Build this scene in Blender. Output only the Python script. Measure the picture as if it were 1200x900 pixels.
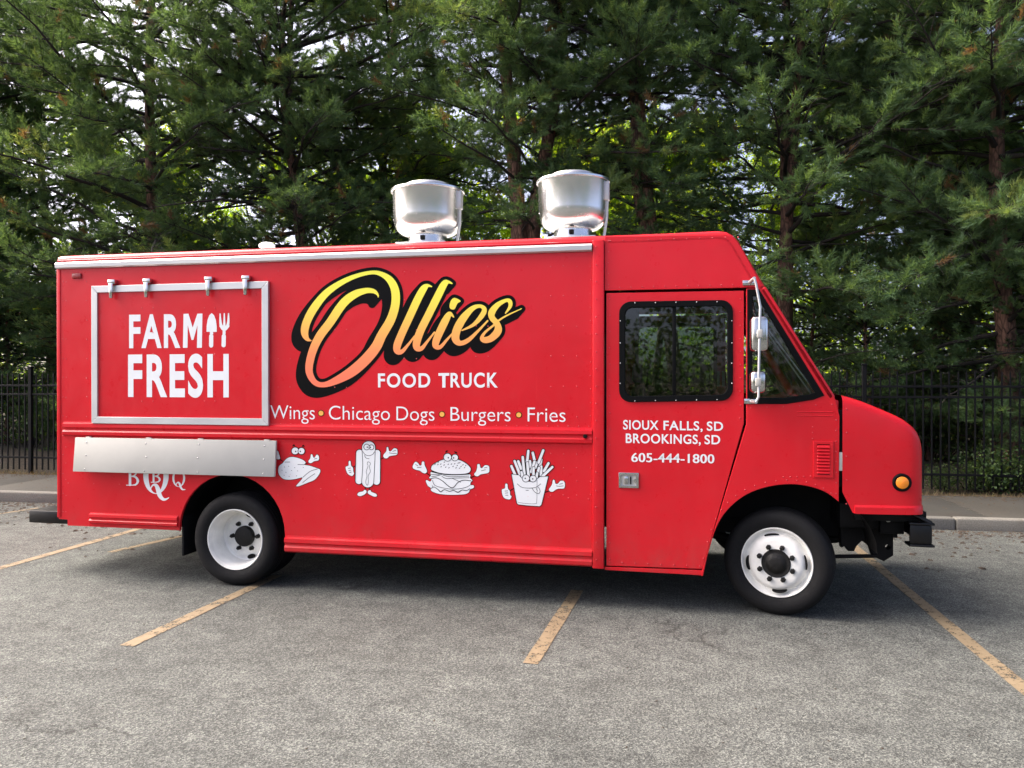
import bpy, bmesh, math, random
import numpy as np
from mathutils import Vector, Matrix

# ------------------------------------------------------------------ clear
for o in list(bpy.data.objects):
    bpy.data.objects.remove(o)
scene = bpy.context.scene
R = math.radians
random.seed(7)
rng = np.random.default_rng(11)

# ------------------------------------------------------------------ camera
# world: X along the truck (front = +X), Y away from the camera (truck side at y = 0), Z up
FPX, YAW, PITCH, CAMY, CAMZ = 924.8, 0.20516, -0.00398, 6.337, 1.8253
cam_d = bpy.data.cameras.new('camera')
cam_d.sensor_width = 36.0
cam_d.lens = FPX / 1200.0 * 36.0
cam_d.clip_start = 0.05
cam_d.clip_end = 2000.0
cam = bpy.data.objects.new('camera', cam_d)
scene.collection.objects.link(cam)
cam.location = (0.0, -CAMY, CAMZ)
cam.rotation_euler = (math.pi / 2 + PITCH, 0.0, YAW)
scene.camera = cam

# ------------------------------------------------------------------ sky, sun, exposure
SUN_ELEV, SUN_AZ = R(46.0), R(274.0)      # azimuth from +Y, clockwise: a veiled sun off to the left (-X), a little behind the trees
world = bpy.data.worlds.new('World')
scene.world = world
world.use_nodes = True
wn = world.node_tree.nodes
wl = world.node_tree.links
wn.clear()
wo = wn.new('ShaderNodeOutputWorld')
bg = wn.new('ShaderNodeBackground')
sky = wn.new('ShaderNodeTexSky')
sky.sky_type = 'NISHITA'
sky.sun_disc = False
sky.sun_elevation = SUN_ELEV
sky.sun_rotation = SUN_AZ
sky.altitude = 300
sky.air_density = 0.25
sky.dust_density = 6.0
sky.ozone_density = 0.0
bg.inputs['Strength'].default_value = 0.15
wl.new(sky.outputs[0], bg.inputs['Color'])
wl.new(bg.outputs[0], wo.inputs['Surface'])

sun_d = bpy.data.lights.new('sun', 'SUN')
sun_d.energy = 0.7
sun_d.angle = R(50.0)
sun_d.color = (1.0, 0.94, 0.85)
sun = bpy.data.objects.new('sun', sun_d)
scene.collection.objects.link(sun)
sdir = Vector((math.sin(SUN_AZ) * math.cos(SUN_ELEV), math.cos(SUN_AZ) * math.cos(SUN_ELEV), math.sin(SUN_ELEV)))
sun.rotation_euler = sdir.to_track_quat('Z', 'Y').to_euler()
sun.location = (-10, -30, 40)

vs = scene.view_settings
vs.view_transform = 'Standard'
vs.look = 'None'
vs.exposure = 2.36
vs.gamma = 1.0
vs.use_curve_mapping = False
scene.cycles.max_bounces = 5
scene.cycles.diffuse_bounces = 3
scene.cycles.glossy_bounces = 3
scene.cycles.transmission_bounces = 4
scene.cycles.transparent_max_bounces = 8

# ------------------------------------------------------------------ photo pixel -> plane helpers
def rays(px, py):
    px = np.asarray(px, float); py = np.asarray(py, float)
    x = (px - 600.0) / FPX; y = (450.0 - py) / FPX
    c, s = math.cos(PITCH), math.sin(PITCH)
    fwd = c - s * y; up = s + c * y
    c, s = math.cos(YAW), math.sin(YAW)
    return x * c - fwd * s, x * s + fwd * c, up

def side(px, py, y=0.0):
    """point on the vertical plane at depth y (the truck's side is y = 0)"""
    rx, ry, rz = rays(px, py)
    t = (CAMY + y) / ry
    return rx * t, CAMZ + rz * t

def S(px, py, y=0.0):
    a, b = side(px, py, y)
    return float(a), float(b)

def gnd(px, py, z=0.0):
    rx, ry, rz = rays(px, py)
    t = (z - CAMZ) / rz
    return float(rx * t), float(-CAMY + ry * t)

# ------------------------------------------------------------------ object helpers
col = scene.collection
def link(name, me, mat=None, parent=None, smooth=False, angle=None):
    o = bpy.data.objects.new(name, me)
    col.objects.link(o)
    if mat is not None and len(me.materials) == 0:
        me.materials.append(mat)
    if parent is not None:
        o.parent = parent
    if smooth:
        me.polygons.foreach_set('use_smooth', np.ones(len(me.polygons), bool))
        if angle:
            me.set_sharp_from_angle(angle=R(angle))
    return o

def thing(name, label, cat, loc=(0, 0, 0), group=None, rz=0.0):
    o = bpy.data.objects.new(name, None)
    o.empty_display_size = 0.2
    col.objects.link(o)
    o.location = loc
    o.rotation_euler = (0, 0, rz)
    tag(o, label, cat, group)
    return o

def tag(o, label, cat, group=None):
    o['label'] = label
    o['category'] = cat
    if group:
        o['group'] = group
    return o

def kind(o, k):
    o['kind'] = k
    return o

def bm_mesh(name, bm):
    me = bpy.data.meshes.new(name)
    bm.normal_update()
    bm.to_mesh(me)
    bm.free()
    return me

def np_mesh(name, verts, faces):
    """verts (N,3), faces (M,k) -> mesh, fast"""
    me = bpy.data.meshes.new(name)
    verts = np.ascontiguousarray(verts, np.float32)
    faces = np.ascontiguousarray(faces, np.int32)
    m, k = faces.shape
    me.vertices.add(len(verts)); me.vertices.foreach_set('co', verts.ravel())
    me.loops.add(m * k); me.loops.foreach_set('vertex_index', faces.ravel())
    me.polygons.add(m)
    me.polygons.foreach_set('loop_start', np.arange(0, m * k, k, dtype=np.int32))
    try:
        me.polygons.foreach_set('loop_total', np.full(m, k, np.int32))
    except Exception:
        pass
    me.update(calc_edges=True)
    return me

def add_box(bm, x0, x1, y0, y1, z0, z1, bev=0.0, seg=2):
    r = bmesh.ops.create_cube(bm, size=1.0)
    vs_ = r['verts']
    for v in vs_:
        v.co.x = x0 + (v.co.x + .5) * (x1 - x0)
        v.co.y = y0 + (v.co.y + .5) * (y1 - y0)
        v.co.z = z0 + (v.co.z + .5) * (z1 - z0)
    if bev > 0:
        es = list({e for v in vs_ for e in v.link_edges})
        r2 = bmesh.ops.bevel(bm, geom=es, offset=bev, segments=seg, profile=.5, affect='EDGES')
        return [v for v in r2['verts']]
    return vs_

def box(name, b, mat, parent=None, bev=0.004, seg=2):
    bm = bmesh.new()
    add_box(bm, *b, bev=bev, seg=seg)
    return link(name, bm_mesh(name, bm), mat, parent, True, 40)

def add_tube(bm, pts, rad, n=8, cap=True):
    pts = [Vector(p) for p in pts]
    rads = rad if isinstance(rad, (list, tuple)) else [rad] * len(pts)
    rings = []
    up = Vector((0, 0, 1))
    prev = None
    for i, p in enumerate(pts):
        d = (pts[min(i + 1, len(pts) - 1)] - pts[max(i - 1, 0)]).normalized()
        if prev is None:
            a = d.cross(up)
            if a.length < 1e-3:
                a = d.cross(Vector((1, 0, 0)))
        else:
            a = prev - d * prev.dot(d)
        a.normalize(); prev = a
        b = d.cross(a)
        rings.append([bm.verts.new(p + (a * math.cos(t) + b * math.sin(t)) * rads[i])
                      for t in [2 * math.pi * k / n for k in range(n)]])
    for i in range(len(rings) - 1):
        for k in range(n):
            bm.faces.new((rings[i][k], rings[i][(k + 1) % n], rings[i + 1][(k + 1) % n], rings[i + 1][k]))
    if cap:
        bm.faces.new(rings[0][::-1]); bm.faces.new(rings[-1])
    return rings

def tube(name, pts, rad, mat, parent=None, n=10):
    bm = bmesh.new()
    add_tube(bm, pts, rad, n)
    bmesh.ops.recalc_face_normals(bm, faces=bm.faces)
    return link(name, bm_mesh(name, bm), mat, parent, True, 50)

def lathe_mesh(name, prof, n=48, axis='Y', close=True):
    """prof: list of (radius, along). Revolved about the axis; origin at the axis."""
    bm = bmesh.new()
    rings = []
    for r, a in prof:
        ring = []
        for k in range(n):
            t = 2 * math.pi * k / n
            if axis == 'Y':
                co = (r * math.cos(t), a, r * math.sin(t))
            else:
                co = (r * math.cos(t), r * math.sin(t), a)
            ring.append(bm.verts.new(co))
        rings.append(ring)
    for i in range(len(rings) - 1):
        for k in range(n):
            bm.faces.new((rings[i][k], rings[i][(k + 1) % n], rings[i + 1][(k + 1) % n], rings[i + 1][k]))
    if close:
        if prof[0][0] > 1e-4: bm.faces.new(rings[0][::-1])
        if prof[-1][0] > 1e-4: bm.faces.new(rings[-1])
    bmesh.ops.remove_doubles(bm, verts=bm.verts, dist=1e-5)
    bmesh.ops.recalc_face_normals(bm, faces=bm.faces)
    return bm_mesh(name, bm)

def eval_curve(cu):
    o = bpy.data.objects.new('tmp_curve', cu)
    col.objects.link(o)
    dg = bpy.context.evaluated_depsgraph_get()
    me = bpy.data.meshes.new_from_object(o.evaluated_get(dg))
    bpy.data.objects.remove(o)
    return me

def panel_mesh(loops, y_front, thick, bev=0.004):
    """filled outline (with holes) in the XZ plane, outer face at y_front, going thick into +Y"""
    cu = bpy.data.curves.new('panel', 'CURVE')
    cu.dimensions = '2D'; cu.fill_mode = 'BOTH'
    cu.extrude = max(thick / 2 - bev, 0.0001)
    cu.bevel_depth = bev; cu.bevel_resolution = 1
    cu.offset = -bev
    for lp in loops:
        sp = cu.splines.new('POLY')
        sp.points.add(len(lp) - 1)
        for i, (x, z) in enumerate(lp):
            sp.points[i].co = (x, z, 0, 1)
        sp.use_cyclic_u = True
    me = eval_curve(cu)
    n = len(me.vertices)
    c = np.empty(n * 3, np.float32); me.vertices.foreach_get('co', c); c = c.reshape(-1, 3)
    o = np.stack([c[:, 0], y_front + thick / 2 - c[:, 2], c[:, 1]], 1)
    me.vertices.foreach_set('co', np.ascontiguousarray(o, np.float32).ravel())
    bpy.data.curves.remove(cu)
    me.materials.clear()
    me.update()
    return me

def panel(name, loops, y_front, thick, mat, parent=None, bev=0.004):
    return link(name, panel_mesh(loops, y_front, thick, bev), mat, parent, True, 35)

def px_loop(pts, y=0.0):
    return [S(x, yy, y) for x, yy in pts]

def smooth_poly(pts, n=6, closed=False):
    """Catmull-Rom through points of any dimension"""
    P = [np.array(p, float) for p in pts]
    out = []
    m = len(P)
    rngi = range(m if closed else m - 1)
    for i in rngi:
        p0 = P[(i - 1) % m] if closed or i > 0 else P[0]
        p1 = P[i]; p2 = P[(i + 1) % m]
        p3 = P[(i + 2) % m] if closed or i + 2 < m else P[m - 1]
        for k in range(n):
            t = k / n
            out.append(0.5 * ((2 * p1) + (-p0 + p2) * t + (2 * p0 - 5 * p1 + 4 * p2 - p3) * t * t + (-p0 + 3 * p1 - 3 * p2 + p3) * t ** 3))
    if not closed:
        out.append(P[-1])
    return [tuple(p) for p in out]

def rrect(x0, y0, x1, y1, r, n=6):
    out = []
    for cx, cy, a0 in ((x1 - r, y1 - r, 0), (x0 + r, y1 - r, 90), (x0 + r, y0 + r, 180), (x1 - r, y0 + r, 270)):
        for k in range(n + 1):
            a = R(a0 + 90 * k / n)
            out.append((cx + r * math.cos(a), cy + r * math.sin(a)))
    return out

# ------------------------------------------------------------------ materials
def mat_new(name):
    m = bpy.data.materials.new(name)
    m.use_nodes = True
    nt = m.node_tree
    b = nt.nodes['Principled BSDF']
    return m, nt, b

def N(nt, t, **kw):
    n = nt.nodes.new(t)
    for k, v in kw.items():
        if k in n.inputs:
            n.inputs[k].default_value = v
        else:
            setattr(n, k, v)
    return n

def ramp(nt, stops):
    n = nt.nodes.new('ShaderNodeValToRGB')
    cr = n.color_ramp
    while len(cr.elements) < len(stops):
        cr.elements.new(0.5)
    for e, (p, c) in zip(cr.elements, stops):
        e.position = p
        e.color = c if len(c) == 4 else (*c, 1)
    return n

def simple(name, color, rough=0.5, metal=0.0, spec=0.5, noise=0.0, nscale=8.0, bump=0.0, bscale=60.0, coat=0.0):
    m, nt, b = mat_new(name)
    b.inputs['Base Color'].default_value = (*color, 1)
    b.inputs['Roughness'].default_value = rough
    b.inputs['Metallic'].default_value = metal
    b.inputs['Specular IOR Level'].default_value = spec
    b.inputs['Coat Weight'].default_value = coat
    b.inputs['Coat Roughness'].default_value = 0.06
    tc = N(nt, 'ShaderNodeTexCoord')
    if noise > 0:
        n = N(nt, 'ShaderNodeTexNoise', Scale=nscale, Detail=6.0, Roughness=0.6)
        nt.links.new(tc.outputs['Object'], n.inputs['Vector'])
        d = 1 - noise
        r = ramp(nt, [(0.3, tuple(c * d for c in color)), (0.7, tuple(min(1, c * (1 + noise * .6)) for c in color))])
        nt.links.new(n.outputs['Fac'], r.inputs[0])
        nt.links.new(r.outputs[0], b.inputs['Base Color'])
        rr = ramp(nt, [(0.3, (max(rough - .08, .02),) * 3), (0.7, (min(rough + .12, 1),) * 3)])
        nt.links.new(n.outputs['Fac'], rr.inputs[0])
        nt.links.new(rr.outputs[0], b.inputs['Roughness'])
    if bump > 0:
        n2 = N(nt, 'ShaderNodeTexNoise', Scale=bscale, Detail=4.0)
        nt.links.new(tc.outputs['Object'], n2.inputs['Vector'])
        bp = N(nt, 'ShaderNodeBump', Strength=bump, Distance=0.01)
        nt.links.new(n2.outputs['Fac'], bp.inputs['Height'])
        nt.links.new(bp.outputs[0], b.inputs['Normal'])
    return m

def red_paint():
    m, nt, b = mat_new('red_paint')
    tc = N(nt, 'ShaderNodeTexCoord')
    n = N(nt, 'ShaderNodeTexNoise', Scale=1.3, Detail=5.0, Roughness=0.55)
    nt.links.new(tc.outputs['Object'], n.inputs['Vector'])
    r = ramp(nt, [(0.3, (0.58, 0.009, 0.017)), (0.7, (0.66, 0.013, 0.023))])
    nt.links.new(n.outputs['Fac'], r.inputs[0])
    # dust film, a little heavier low down where road dirt lands
    sep = N(nt, 'ShaderNodeSeparateXYZ')
    nt.links.new(tc.outputs['Object'], sep.inputs[0])
    nd = N(nt, 'ShaderNodeTexNoise', Scale=9.0, Detail=7.0, Roughness=0.7)
    nt.links.new(tc.outputs['Object'], nd.inputs['Vector'])
    rd = ramp(nt, [(0.45, (0, 0, 0)), (0.85, (0.055, 0.055, 0.055))])
    nt.links.new(nd.outputs['Fac'], rd.inputs[0])
    mx = N(nt, 'ShaderNodeMixRGB', blend_type='MIX')
    nt.links.new(rd.outputs[0], mx.inputs[0])
    nt.links.new(r.outputs[0], mx.inputs[1])
    mx.inputs[2].default_value = (0.34, 0.16, 0.13, 1)
    gm = N(nt, 'ShaderNodeMapRange'); gm.inputs['From Min'].default_value = 0.75; gm.inputs['From Max'].default_value = 0.30
    nt.links.new(sep.outputs['Z'], gm.inputs['Value'])
    gn = N(nt, 'ShaderNodeTexNoise', Scale=5.0, Detail=8.0, Roughness=0.75)
    nt.links.new(tc.outputs['Object'], gn.inputs['Vector'])
    gr = ramp(nt, [(0.42, (0, 0, 0)), (0.8, (0.5,) * 3)]); nt.links.new(gn.outputs['Fac'], gr.inputs[0])
    gx_ = N(nt, 'ShaderNodeMath', operation='MULTIPLY'); nt.links.new(gm.outputs[0], gx_.inputs[0]); nt.links.new(gr.outputs[0], gx_.inputs[1])
    mx2 = N(nt, 'ShaderNodeMixRGB'); nt.links.new(gx_.outputs[0], mx2.inputs[0]); nt.links.new(mx.outputs[0], mx2.inputs[1]); mx2.inputs[2].default_value = (0.20, 0.10, 0.08, 1)
    nt.links.new(mx2.outputs[0], b.inputs['Base Color'])
    rr = ramp(nt, [(0.3, (0.24,) * 3), (0.75, (0.42,) * 3)])
    nt.links.new(nd.outputs['Fac'], rr.inputs[0])
    nt.links.new(rr.outputs[0], b.inputs['Roughness'])
    b.inputs['Coat Weight'].default_value = 0.12
    b.inputs['Coat Roughness'].default_value = 0.10
    b.inputs['Specular IOR Level'].default_value = 0.22
    # sheet metal is never quite flat
    nw = N(nt, 'ShaderNodeTexNoise', Scale=2.2, Detail=2.0)
    nt.links.new(tc.outputs['Object'], nw.inputs['Vector'])
    bp = N(nt, 'ShaderNodeBump', Strength=0.35, Distance=0.02)
    nt.links.new(nw.outputs['Fac'], bp.inputs['Height'])
    nt.links.new(bp.outputs[0], b.inputs['Normal'])
    nt.links.new(bp.outputs[0], b.inputs['Coat Normal'])
    return m

def gold_vinyl():
    m, nt, b = mat_new('gold_gradient_print')
    tc = N(nt, 'ShaderNodeTexCoord')
    sep = N(nt, 'ShaderNodeSeparateXYZ')
    nt.links.new(tc.outputs['Object'], sep.inputs[0])
    mr = N(nt, 'ShaderNodeMapRange')
    mr.inputs['From Min'].default_value = 1.84
    mr.inputs['From Max'].default_value = 2.68
    nt.links.new(sep.outputs['Z'], mr.inputs['Value'])
    r = ramp(nt, [(0.0, (0.95, 0.20, 0.10)), (0.25, (0.95, 0.27, 0.10)), (0.52, (0.95, 0.50, 0.09)), (0.78, (0.95, 0.80, 0.07)), (1.0, (0.95, 0.90, 0.07))])
    nt.links.new(mr.outputs[0], r.inputs[0])
    nt.links.new(r.outputs[0], b.inputs['Base Color'])
    b.inputs['Roughness'].default_value = 0.35
    return m

def glass(name, tint, rough=0.02):
    m, nt, b = mat_new(name)
    nt.nodes.remove(b)
    out = nt.nodes['Material Output']
    tr = N(nt, 'ShaderNodeBsdfTransparent'); tr.inputs[0].default_value = (*tint, 1)
    gl = N(nt, 'ShaderNodeBsdfGlossy'); gl.inputs['Roughness'].default_value = rough
    fr = N(nt, 'ShaderNodeFresnel'); fr.inputs[0].default_value = 1.62
    mx = N(nt, 'ShaderNodeMixShader')
    nt.links.new(fr.outputs[0], mx.inputs[0]); nt.links.new(tr.outputs[0], mx.inputs[1]); nt.links.new(gl.outputs[0], mx.inputs[2])
    nt.links.new(mx.outputs[0], out.inputs[0])
    return m

def spun_metal(name, base=0.72, rough=0.28, aniso=0.0, metal=1.0):
    m, nt, b = mat_new(name)
    b.inputs['Metallic'].default_value = metal
    tc = N(nt, 'ShaderNodeTexCoord')
    n2 = N(nt, 'ShaderNodeTexNoise', Scale=2.5, Detail=5.0)
    nt.links.new(tc.outputs['Object'], n2.inputs['Vector'])
    r = ramp(nt, [(0.3, (base * .9,) * 3), (0.7, (base, base * .995, base * .98))])
    nt.links.new(n2.outputs['Fac'], r.inputs[0]); nt.links.new(r.outputs[0], b.inputs['Base Color'])
    r2 = ramp(nt, [(0.3, (rough * .9,) * 3), (0.7, (rough * 1.2,) * 3)])
    nt.links.new(n2.outputs['Fac'], r2.inputs[0]); nt.links.new(r2.outputs[0], b.inputs['Roughness'])
    if aniso:
        b.inputs['Anisotropic'].default_value = aniso
        tg = N(nt, 'ShaderNodeTangent', direction_type='RADIAL', axis='Z')
        nt.links.new(tg.outputs[0], b.inputs['Tangent'])
    return m

def asphalt():
    m, nt, b = mat_new('asphalt')
    L = nt.links.new
    tc = N(nt, 'ShaderNodeTexCoord')
    big = N(nt, 'ShaderNodeTexNoise', Scale=0.45, Detail=5.0, Roughness=0.6)
    mid = N(nt, 'ShaderNodeTexNoise', Scale=5.0, Detail=7.0, Roughness=0.65)
    vor = N(nt, 'ShaderNodeTexVoronoi', Scale=125.0)
    vor2 = N(nt, 'ShaderNodeTexVoronoi', Scale=190.0)
    for n in (big, mid, vor, vor2):
        L(tc.outputs['Object'], n.inputs['Vector'])
    r1 = ramp(nt, [(0.3, (0.066, 0.0705, 0.0665)), (0.7, (0.102, 0.108, 0.101))])
    L(big.outputs['Fac'], r1.inputs[0])
    r2 = ramp(nt, [(0.25, (0.62,) * 3), (0.75, (1.30,) * 3)])
    L(mid.outputs['Fac'], r2.inputs[0])
    m1 = N(nt, 'ShaderNodeMixRGB', blend_type='MULTIPLY'); m1.inputs[0].default_value = 1
    L(r1.outputs[0], m1.inputs[1]); L(r2.outputs[0], m1.inputs[2])
    # aggregate: each stone its own grey
    bw = N(nt, 'ShaderNodeRGBToBW'); L(vor.outputs['Color'], bw.inputs[0])
    r3 = ramp(nt, [(0.12, (0.36,) * 3), (0.5, (0.92,) * 3), (0.85, (2.1, 2.07, 1.96))])
    L(bw.outputs[0], r3.inputs[0])
    m2 = N(nt, 'ShaderNodeMixRGB', blend_type='MULTIPLY'); m2.inputs[0].default_value = 0.85
    L(m1.outputs[0], m2.inputs[1]); L(r3.outputs[0], m2.inputs[2])
    bw2 = N(nt, 'ShaderNodeRGBToBW'); L(vor2.outputs['Color'], bw2.inputs[0])
    r4 = ramp(nt, [(0.2, (0.6,) * 3), (0.8, (1.4,) * 3)])
    L(bw2.outputs[0], r4.inputs[0])
    m3 = N(nt, 'ShaderNodeMixRGB', blend_type='MULTIPLY'); m3.inputs[0].default_value = 0.6
    L(m2.outputs[0], m3.inputs[1]); L(r4.outputs[0], m3.inputs[2])
    # cracks: warped cell borders, only here and there
    wn_ = N(nt, 'ShaderNodeTexNoise', Scale=2.4, Detail=6.0, Roughness=0.7)
    L(tc.outputs['Object'], wn_.inputs['Vector'])
    wm = N(nt, 'ShaderNodeVectorMath', operation='MULTIPLY_ADD')
    L(wn_.outputs['Color'], wm.inputs[0]); wm.inputs[1].default_value = (0.7, 0.7, 0.7)
    L(tc.outputs['Object'], wm.inputs[2])
    cv = N(nt, 'ShaderNodeTexVoronoi', feature='DISTANCE_TO_EDGE', Scale=0.75)
    L(wm.outputs[0], cv.inputs['Vector'])
    rc = ramp(nt, [(0.0, (1, 1, 1)), (0.016, (0, 0, 0))])
    L(cv.outputs['Distance'], rc.inputs[0])
    msk = N(nt, 'ShaderNodeTexNoise', Scale=0.9, Detail=3.0)
    L(tc.outputs['Object'], msk.inputs['Vector'])
    rm = ramp(nt, [(0.50, (0, 0, 0)), (0.64, (0.7, 0.7, 0.7))])
    L(msk.outputs['Fac'], rm.inputs[0])
    mm = N(nt, 'ShaderNodeMath', operation='MULTIPLY')
    L(rc.outputs[0], mm.inputs[0]); L(rm.outputs[0], mm.inputs[1])
    # fine crazing
    cv2 = N(nt, 'ShaderNodeTexVoronoi', feature='DISTANCE_TO_EDGE', Scale=3.1)
    L(wm.outputs[0], cv2.inputs['Vector'])
    rc2 = ramp(nt, [(0.0, (0.5,) * 3), (0.018, (0, 0, 0))])
    L(cv2.outputs['Distance'], rc2.inputs[0])
    msk2 = N(nt, 'ShaderNodeTexNoise', Scale=1.7, Detail=4.0)
    L(tc.outputs['Object'], msk2.inputs['Vector'])
    rm2 = ramp(nt, [(0.50, (0, 0, 0)), (0.62, (1, 1, 1))])
    L(msk2.outputs['Fac'], rm2.inputs[0])
    mm2 = N(nt, 'ShaderNodeMath', operation='MULTIPLY')
    L(rc2.outputs[0], mm2.inputs[0]); L(rm2.outputs[0], mm2.inputs[1])
    mxx = N(nt, 'ShaderNodeMath', operation='MAXIMUM')
    L(mm.outputs[0], mxx.inputs[0]); L(mm2.outputs[0], mxx.inputs[1])
    m4 = N(nt, 'ShaderNodeMixRGB', blend_type='MIX')
    L(mxx.outputs[0], m4.inputs[0]); L(m3.outputs[0], m4.inputs[1]); m4.inputs[2].default_value = (0.013, 0.012, 0.011, 1)
    # oil / tannin stains
    st = N(nt, 'ShaderNodeTexNoise', Scale=0.8, Detail=7.0, Roughness=0.7)
    mpp = N(nt, 'ShaderNodeMapping'); mpp.inputs['Location'].default_value = (3.1, 8.4, 0)
    L(tc.outputs['Object'], mpp.inputs[0]); L(mpp.outputs[0], st.inputs['Vector'])
    rs = ramp(nt, [(0.55, (0, 0, 0)), (0.74, (0.4,) * 3)])
    L(st.outputs['Fac'], rs.inputs[0])
    m5 = N(nt, 'ShaderNodeMixRGB', blend_type='MIX')
    L(rs.outputs[0], m5.inputs[0]); L(m4.outputs[0], m5.inputs[1]); m5.inputs[2].default_value = (0.040, 0.037, 0.032, 1)
    L(m5.outputs[0], b.inputs['Base Color'])
    b.inputs['Roughness'].default_value = 0.88
    b.inputs['Specular IOR Level'].default_value = 0.3
    sub = N(nt, 'ShaderNodeMath', operation='MULTIPLY_ADD'); sub.inputs[1].default_value = -1.5
    L(mxx.outputs[0], sub.inputs[0]); L(vor.outputs['Distance'], sub.inputs[2])
    bp = N(nt, 'ShaderNodeBump', Strength=0.55, Distance=0.006)
    L(sub.outputs[0], bp.inputs['Height']); L(bp.outputs[0], b.inputs['Normal'])
    return m

def line_paint():
    m, nt, b = mat_new('worn_line_paint')
    L = nt.links.new
    tc = N(nt, 'ShaderNodeTexCoord')
    n = N(nt, 'ShaderNodeTexNoise', Scale=9.0, Detail=8.0, Roughness=0.75)
    v = N(nt, 'ShaderNodeTexVoronoi', Scale=90.0)
    c = N(nt, 'ShaderNodeTexNoise', Scale=1.6, Detail=4.0)
    for k in (n, v, c):
        L(tc.outputs['Object'], k.inputs['Vector'])
    r = ramp(nt, [(0.3, (0.16, 0.118, 0.068)), (0.7, (0.24, 0.182, 0.108))])
    L(n.outputs['Fac'], r.inputs[0]); L(r.outputs[0], b.inputs['Base Color'])
    b.inputs['Roughness'].default_value = 0.8
    bw = N(nt, 'ShaderNodeRGBToBW'); L(v.outputs['Color'], bw.inputs[0])
    a = N(nt, 'ShaderNodeMath', operation='MULTIPLY_ADD'); a.inputs[1].default_value = 0.22
    L(bw.outputs[0], a.inputs[0]); L(n.outputs['Fac'], a.inputs[2])
    a2 = N(nt, 'ShaderNodeMath', operation='MULTIPLY_ADD'); a2.inputs[1].default_value = 0.35
    L(c.outputs['Fac'], a2.inputs[0]); L(a.outputs[0], a2.inputs[2])
    ra = ramp(nt, [(0.61, (0, 0, 0)), (0.74, (1, 1, 1))])
    L(a2.outputs[0], ra.inputs[0]); L(ra.outputs[0], b.inputs['Alpha'])
    return m

def concrete(name, lo, hi, stain=(0.10, 0.085, 0.065), amt=0.6):
    m, nt, b = mat_new(name)
    L = nt.links.new
    tc = N(nt, 'ShaderNodeTexCoord')
    n = N(nt, 'ShaderNodeTexNoise', Scale=2.2, Detail=8.0, Roughness=0.7)
    f = N(nt, 'ShaderNodeTexNoise', Scale=60.0, Detail=3.0)
    s = N(nt, 'ShaderNodeTexNoise', Scale=1.1, Detail=7.0, Roughness=0.72)
    for k in (n, f, s):
        L(tc.outputs['Object'], k.inputs['Vector'])
    r = ramp(nt, [(0.3, lo), (0.7, hi)]); L(n.outputs['Fac'], r.inputs[0])
    rf = ramp(nt, [(0.3, (0.75,) * 3), (0.7, (1.2,) * 3)]); L(f.outputs['Fac'], rf.inputs[0])
    mu = N(nt, 'ShaderNodeMixRGB', blend_type='MULTIPLY'); mu.inputs[0].default_value = 1
    L(r.outputs[0], mu.inputs[1]); L(rf.outputs[0], mu.inputs[2])
    rs = ramp(nt, [(0.45, (0, 0, 0)), (0.7, (amt,) * 3)]); L(s.outputs['Fac'], rs.inputs[0])
    mx = N(nt, 'ShaderNodeMixRGB'); L(rs.outputs[0], mx.inputs[0]); L(mu.outputs[0], mx.inputs[1]); mx.inputs[2].default_value = (*stain, 1)
    L(mx.outputs[0], b.inputs['Base Color'])
    b.inputs['Roughness'].default_value = 0.92
    bp = N(nt, 'ShaderNodeBump', Strength=0.4, Distance=0.006); L(f.outputs['Fac'], bp.inputs['Height']); L(bp.outputs[0], b.inputs['Normal'])
    return m

def litter_ground():
    m, nt, b = mat_new('woodland_litter')
    L = nt.links.new
    tc = N(nt, 'ShaderNodeTexCoord')
    n = N(nt, 'ShaderNodeTexNoise', Scale=1.5, Detail=8.0, Roughness=0.75)
    v = N(nt, 'ShaderNodeTexVoronoi', Scale=45.0)
    L(tc.outputs['Object'], n.inputs['Vector']); L(tc.outputs['Object'], v.inputs['Vector'])
    r = ramp(nt, [(0.3, (0.022, 0.017, 0.011)), (0.5, (0.055, 0.040, 0.024)), (0.68, (0.035, 0.040, 0.016))])
    L(n.outputs['Fac'], r.inputs[0])
    bw = N(nt, 'ShaderNodeRGBToBW'); L(v.outputs['Color'], bw.inputs[0])
    rv = ramp(nt, [(0.2, (0.5,) * 3), (0.8, (1.6,) * 3)]); L(bw.outputs[0], rv.inputs[0])
    mu = N(nt, 'ShaderNodeMixRGB', blend_type='MULTIPLY'); mu.inputs[0].default_value = 1
    L(r.outputs[0], mu.inputs[1]); L(rv.outputs[0], mu.inputs[2]); L(mu.outputs[0], b.inputs['Base Color'])
    b.inputs['Roughness'].default_value = 1.0
    bp = N(nt, 'ShaderNodeBump', Strength=0.8, Distance=0.03); L(v.outputs['Distance'], bp.inputs['Height']); L(bp.outputs[0], b.inputs['Normal'])
    return m

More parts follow.
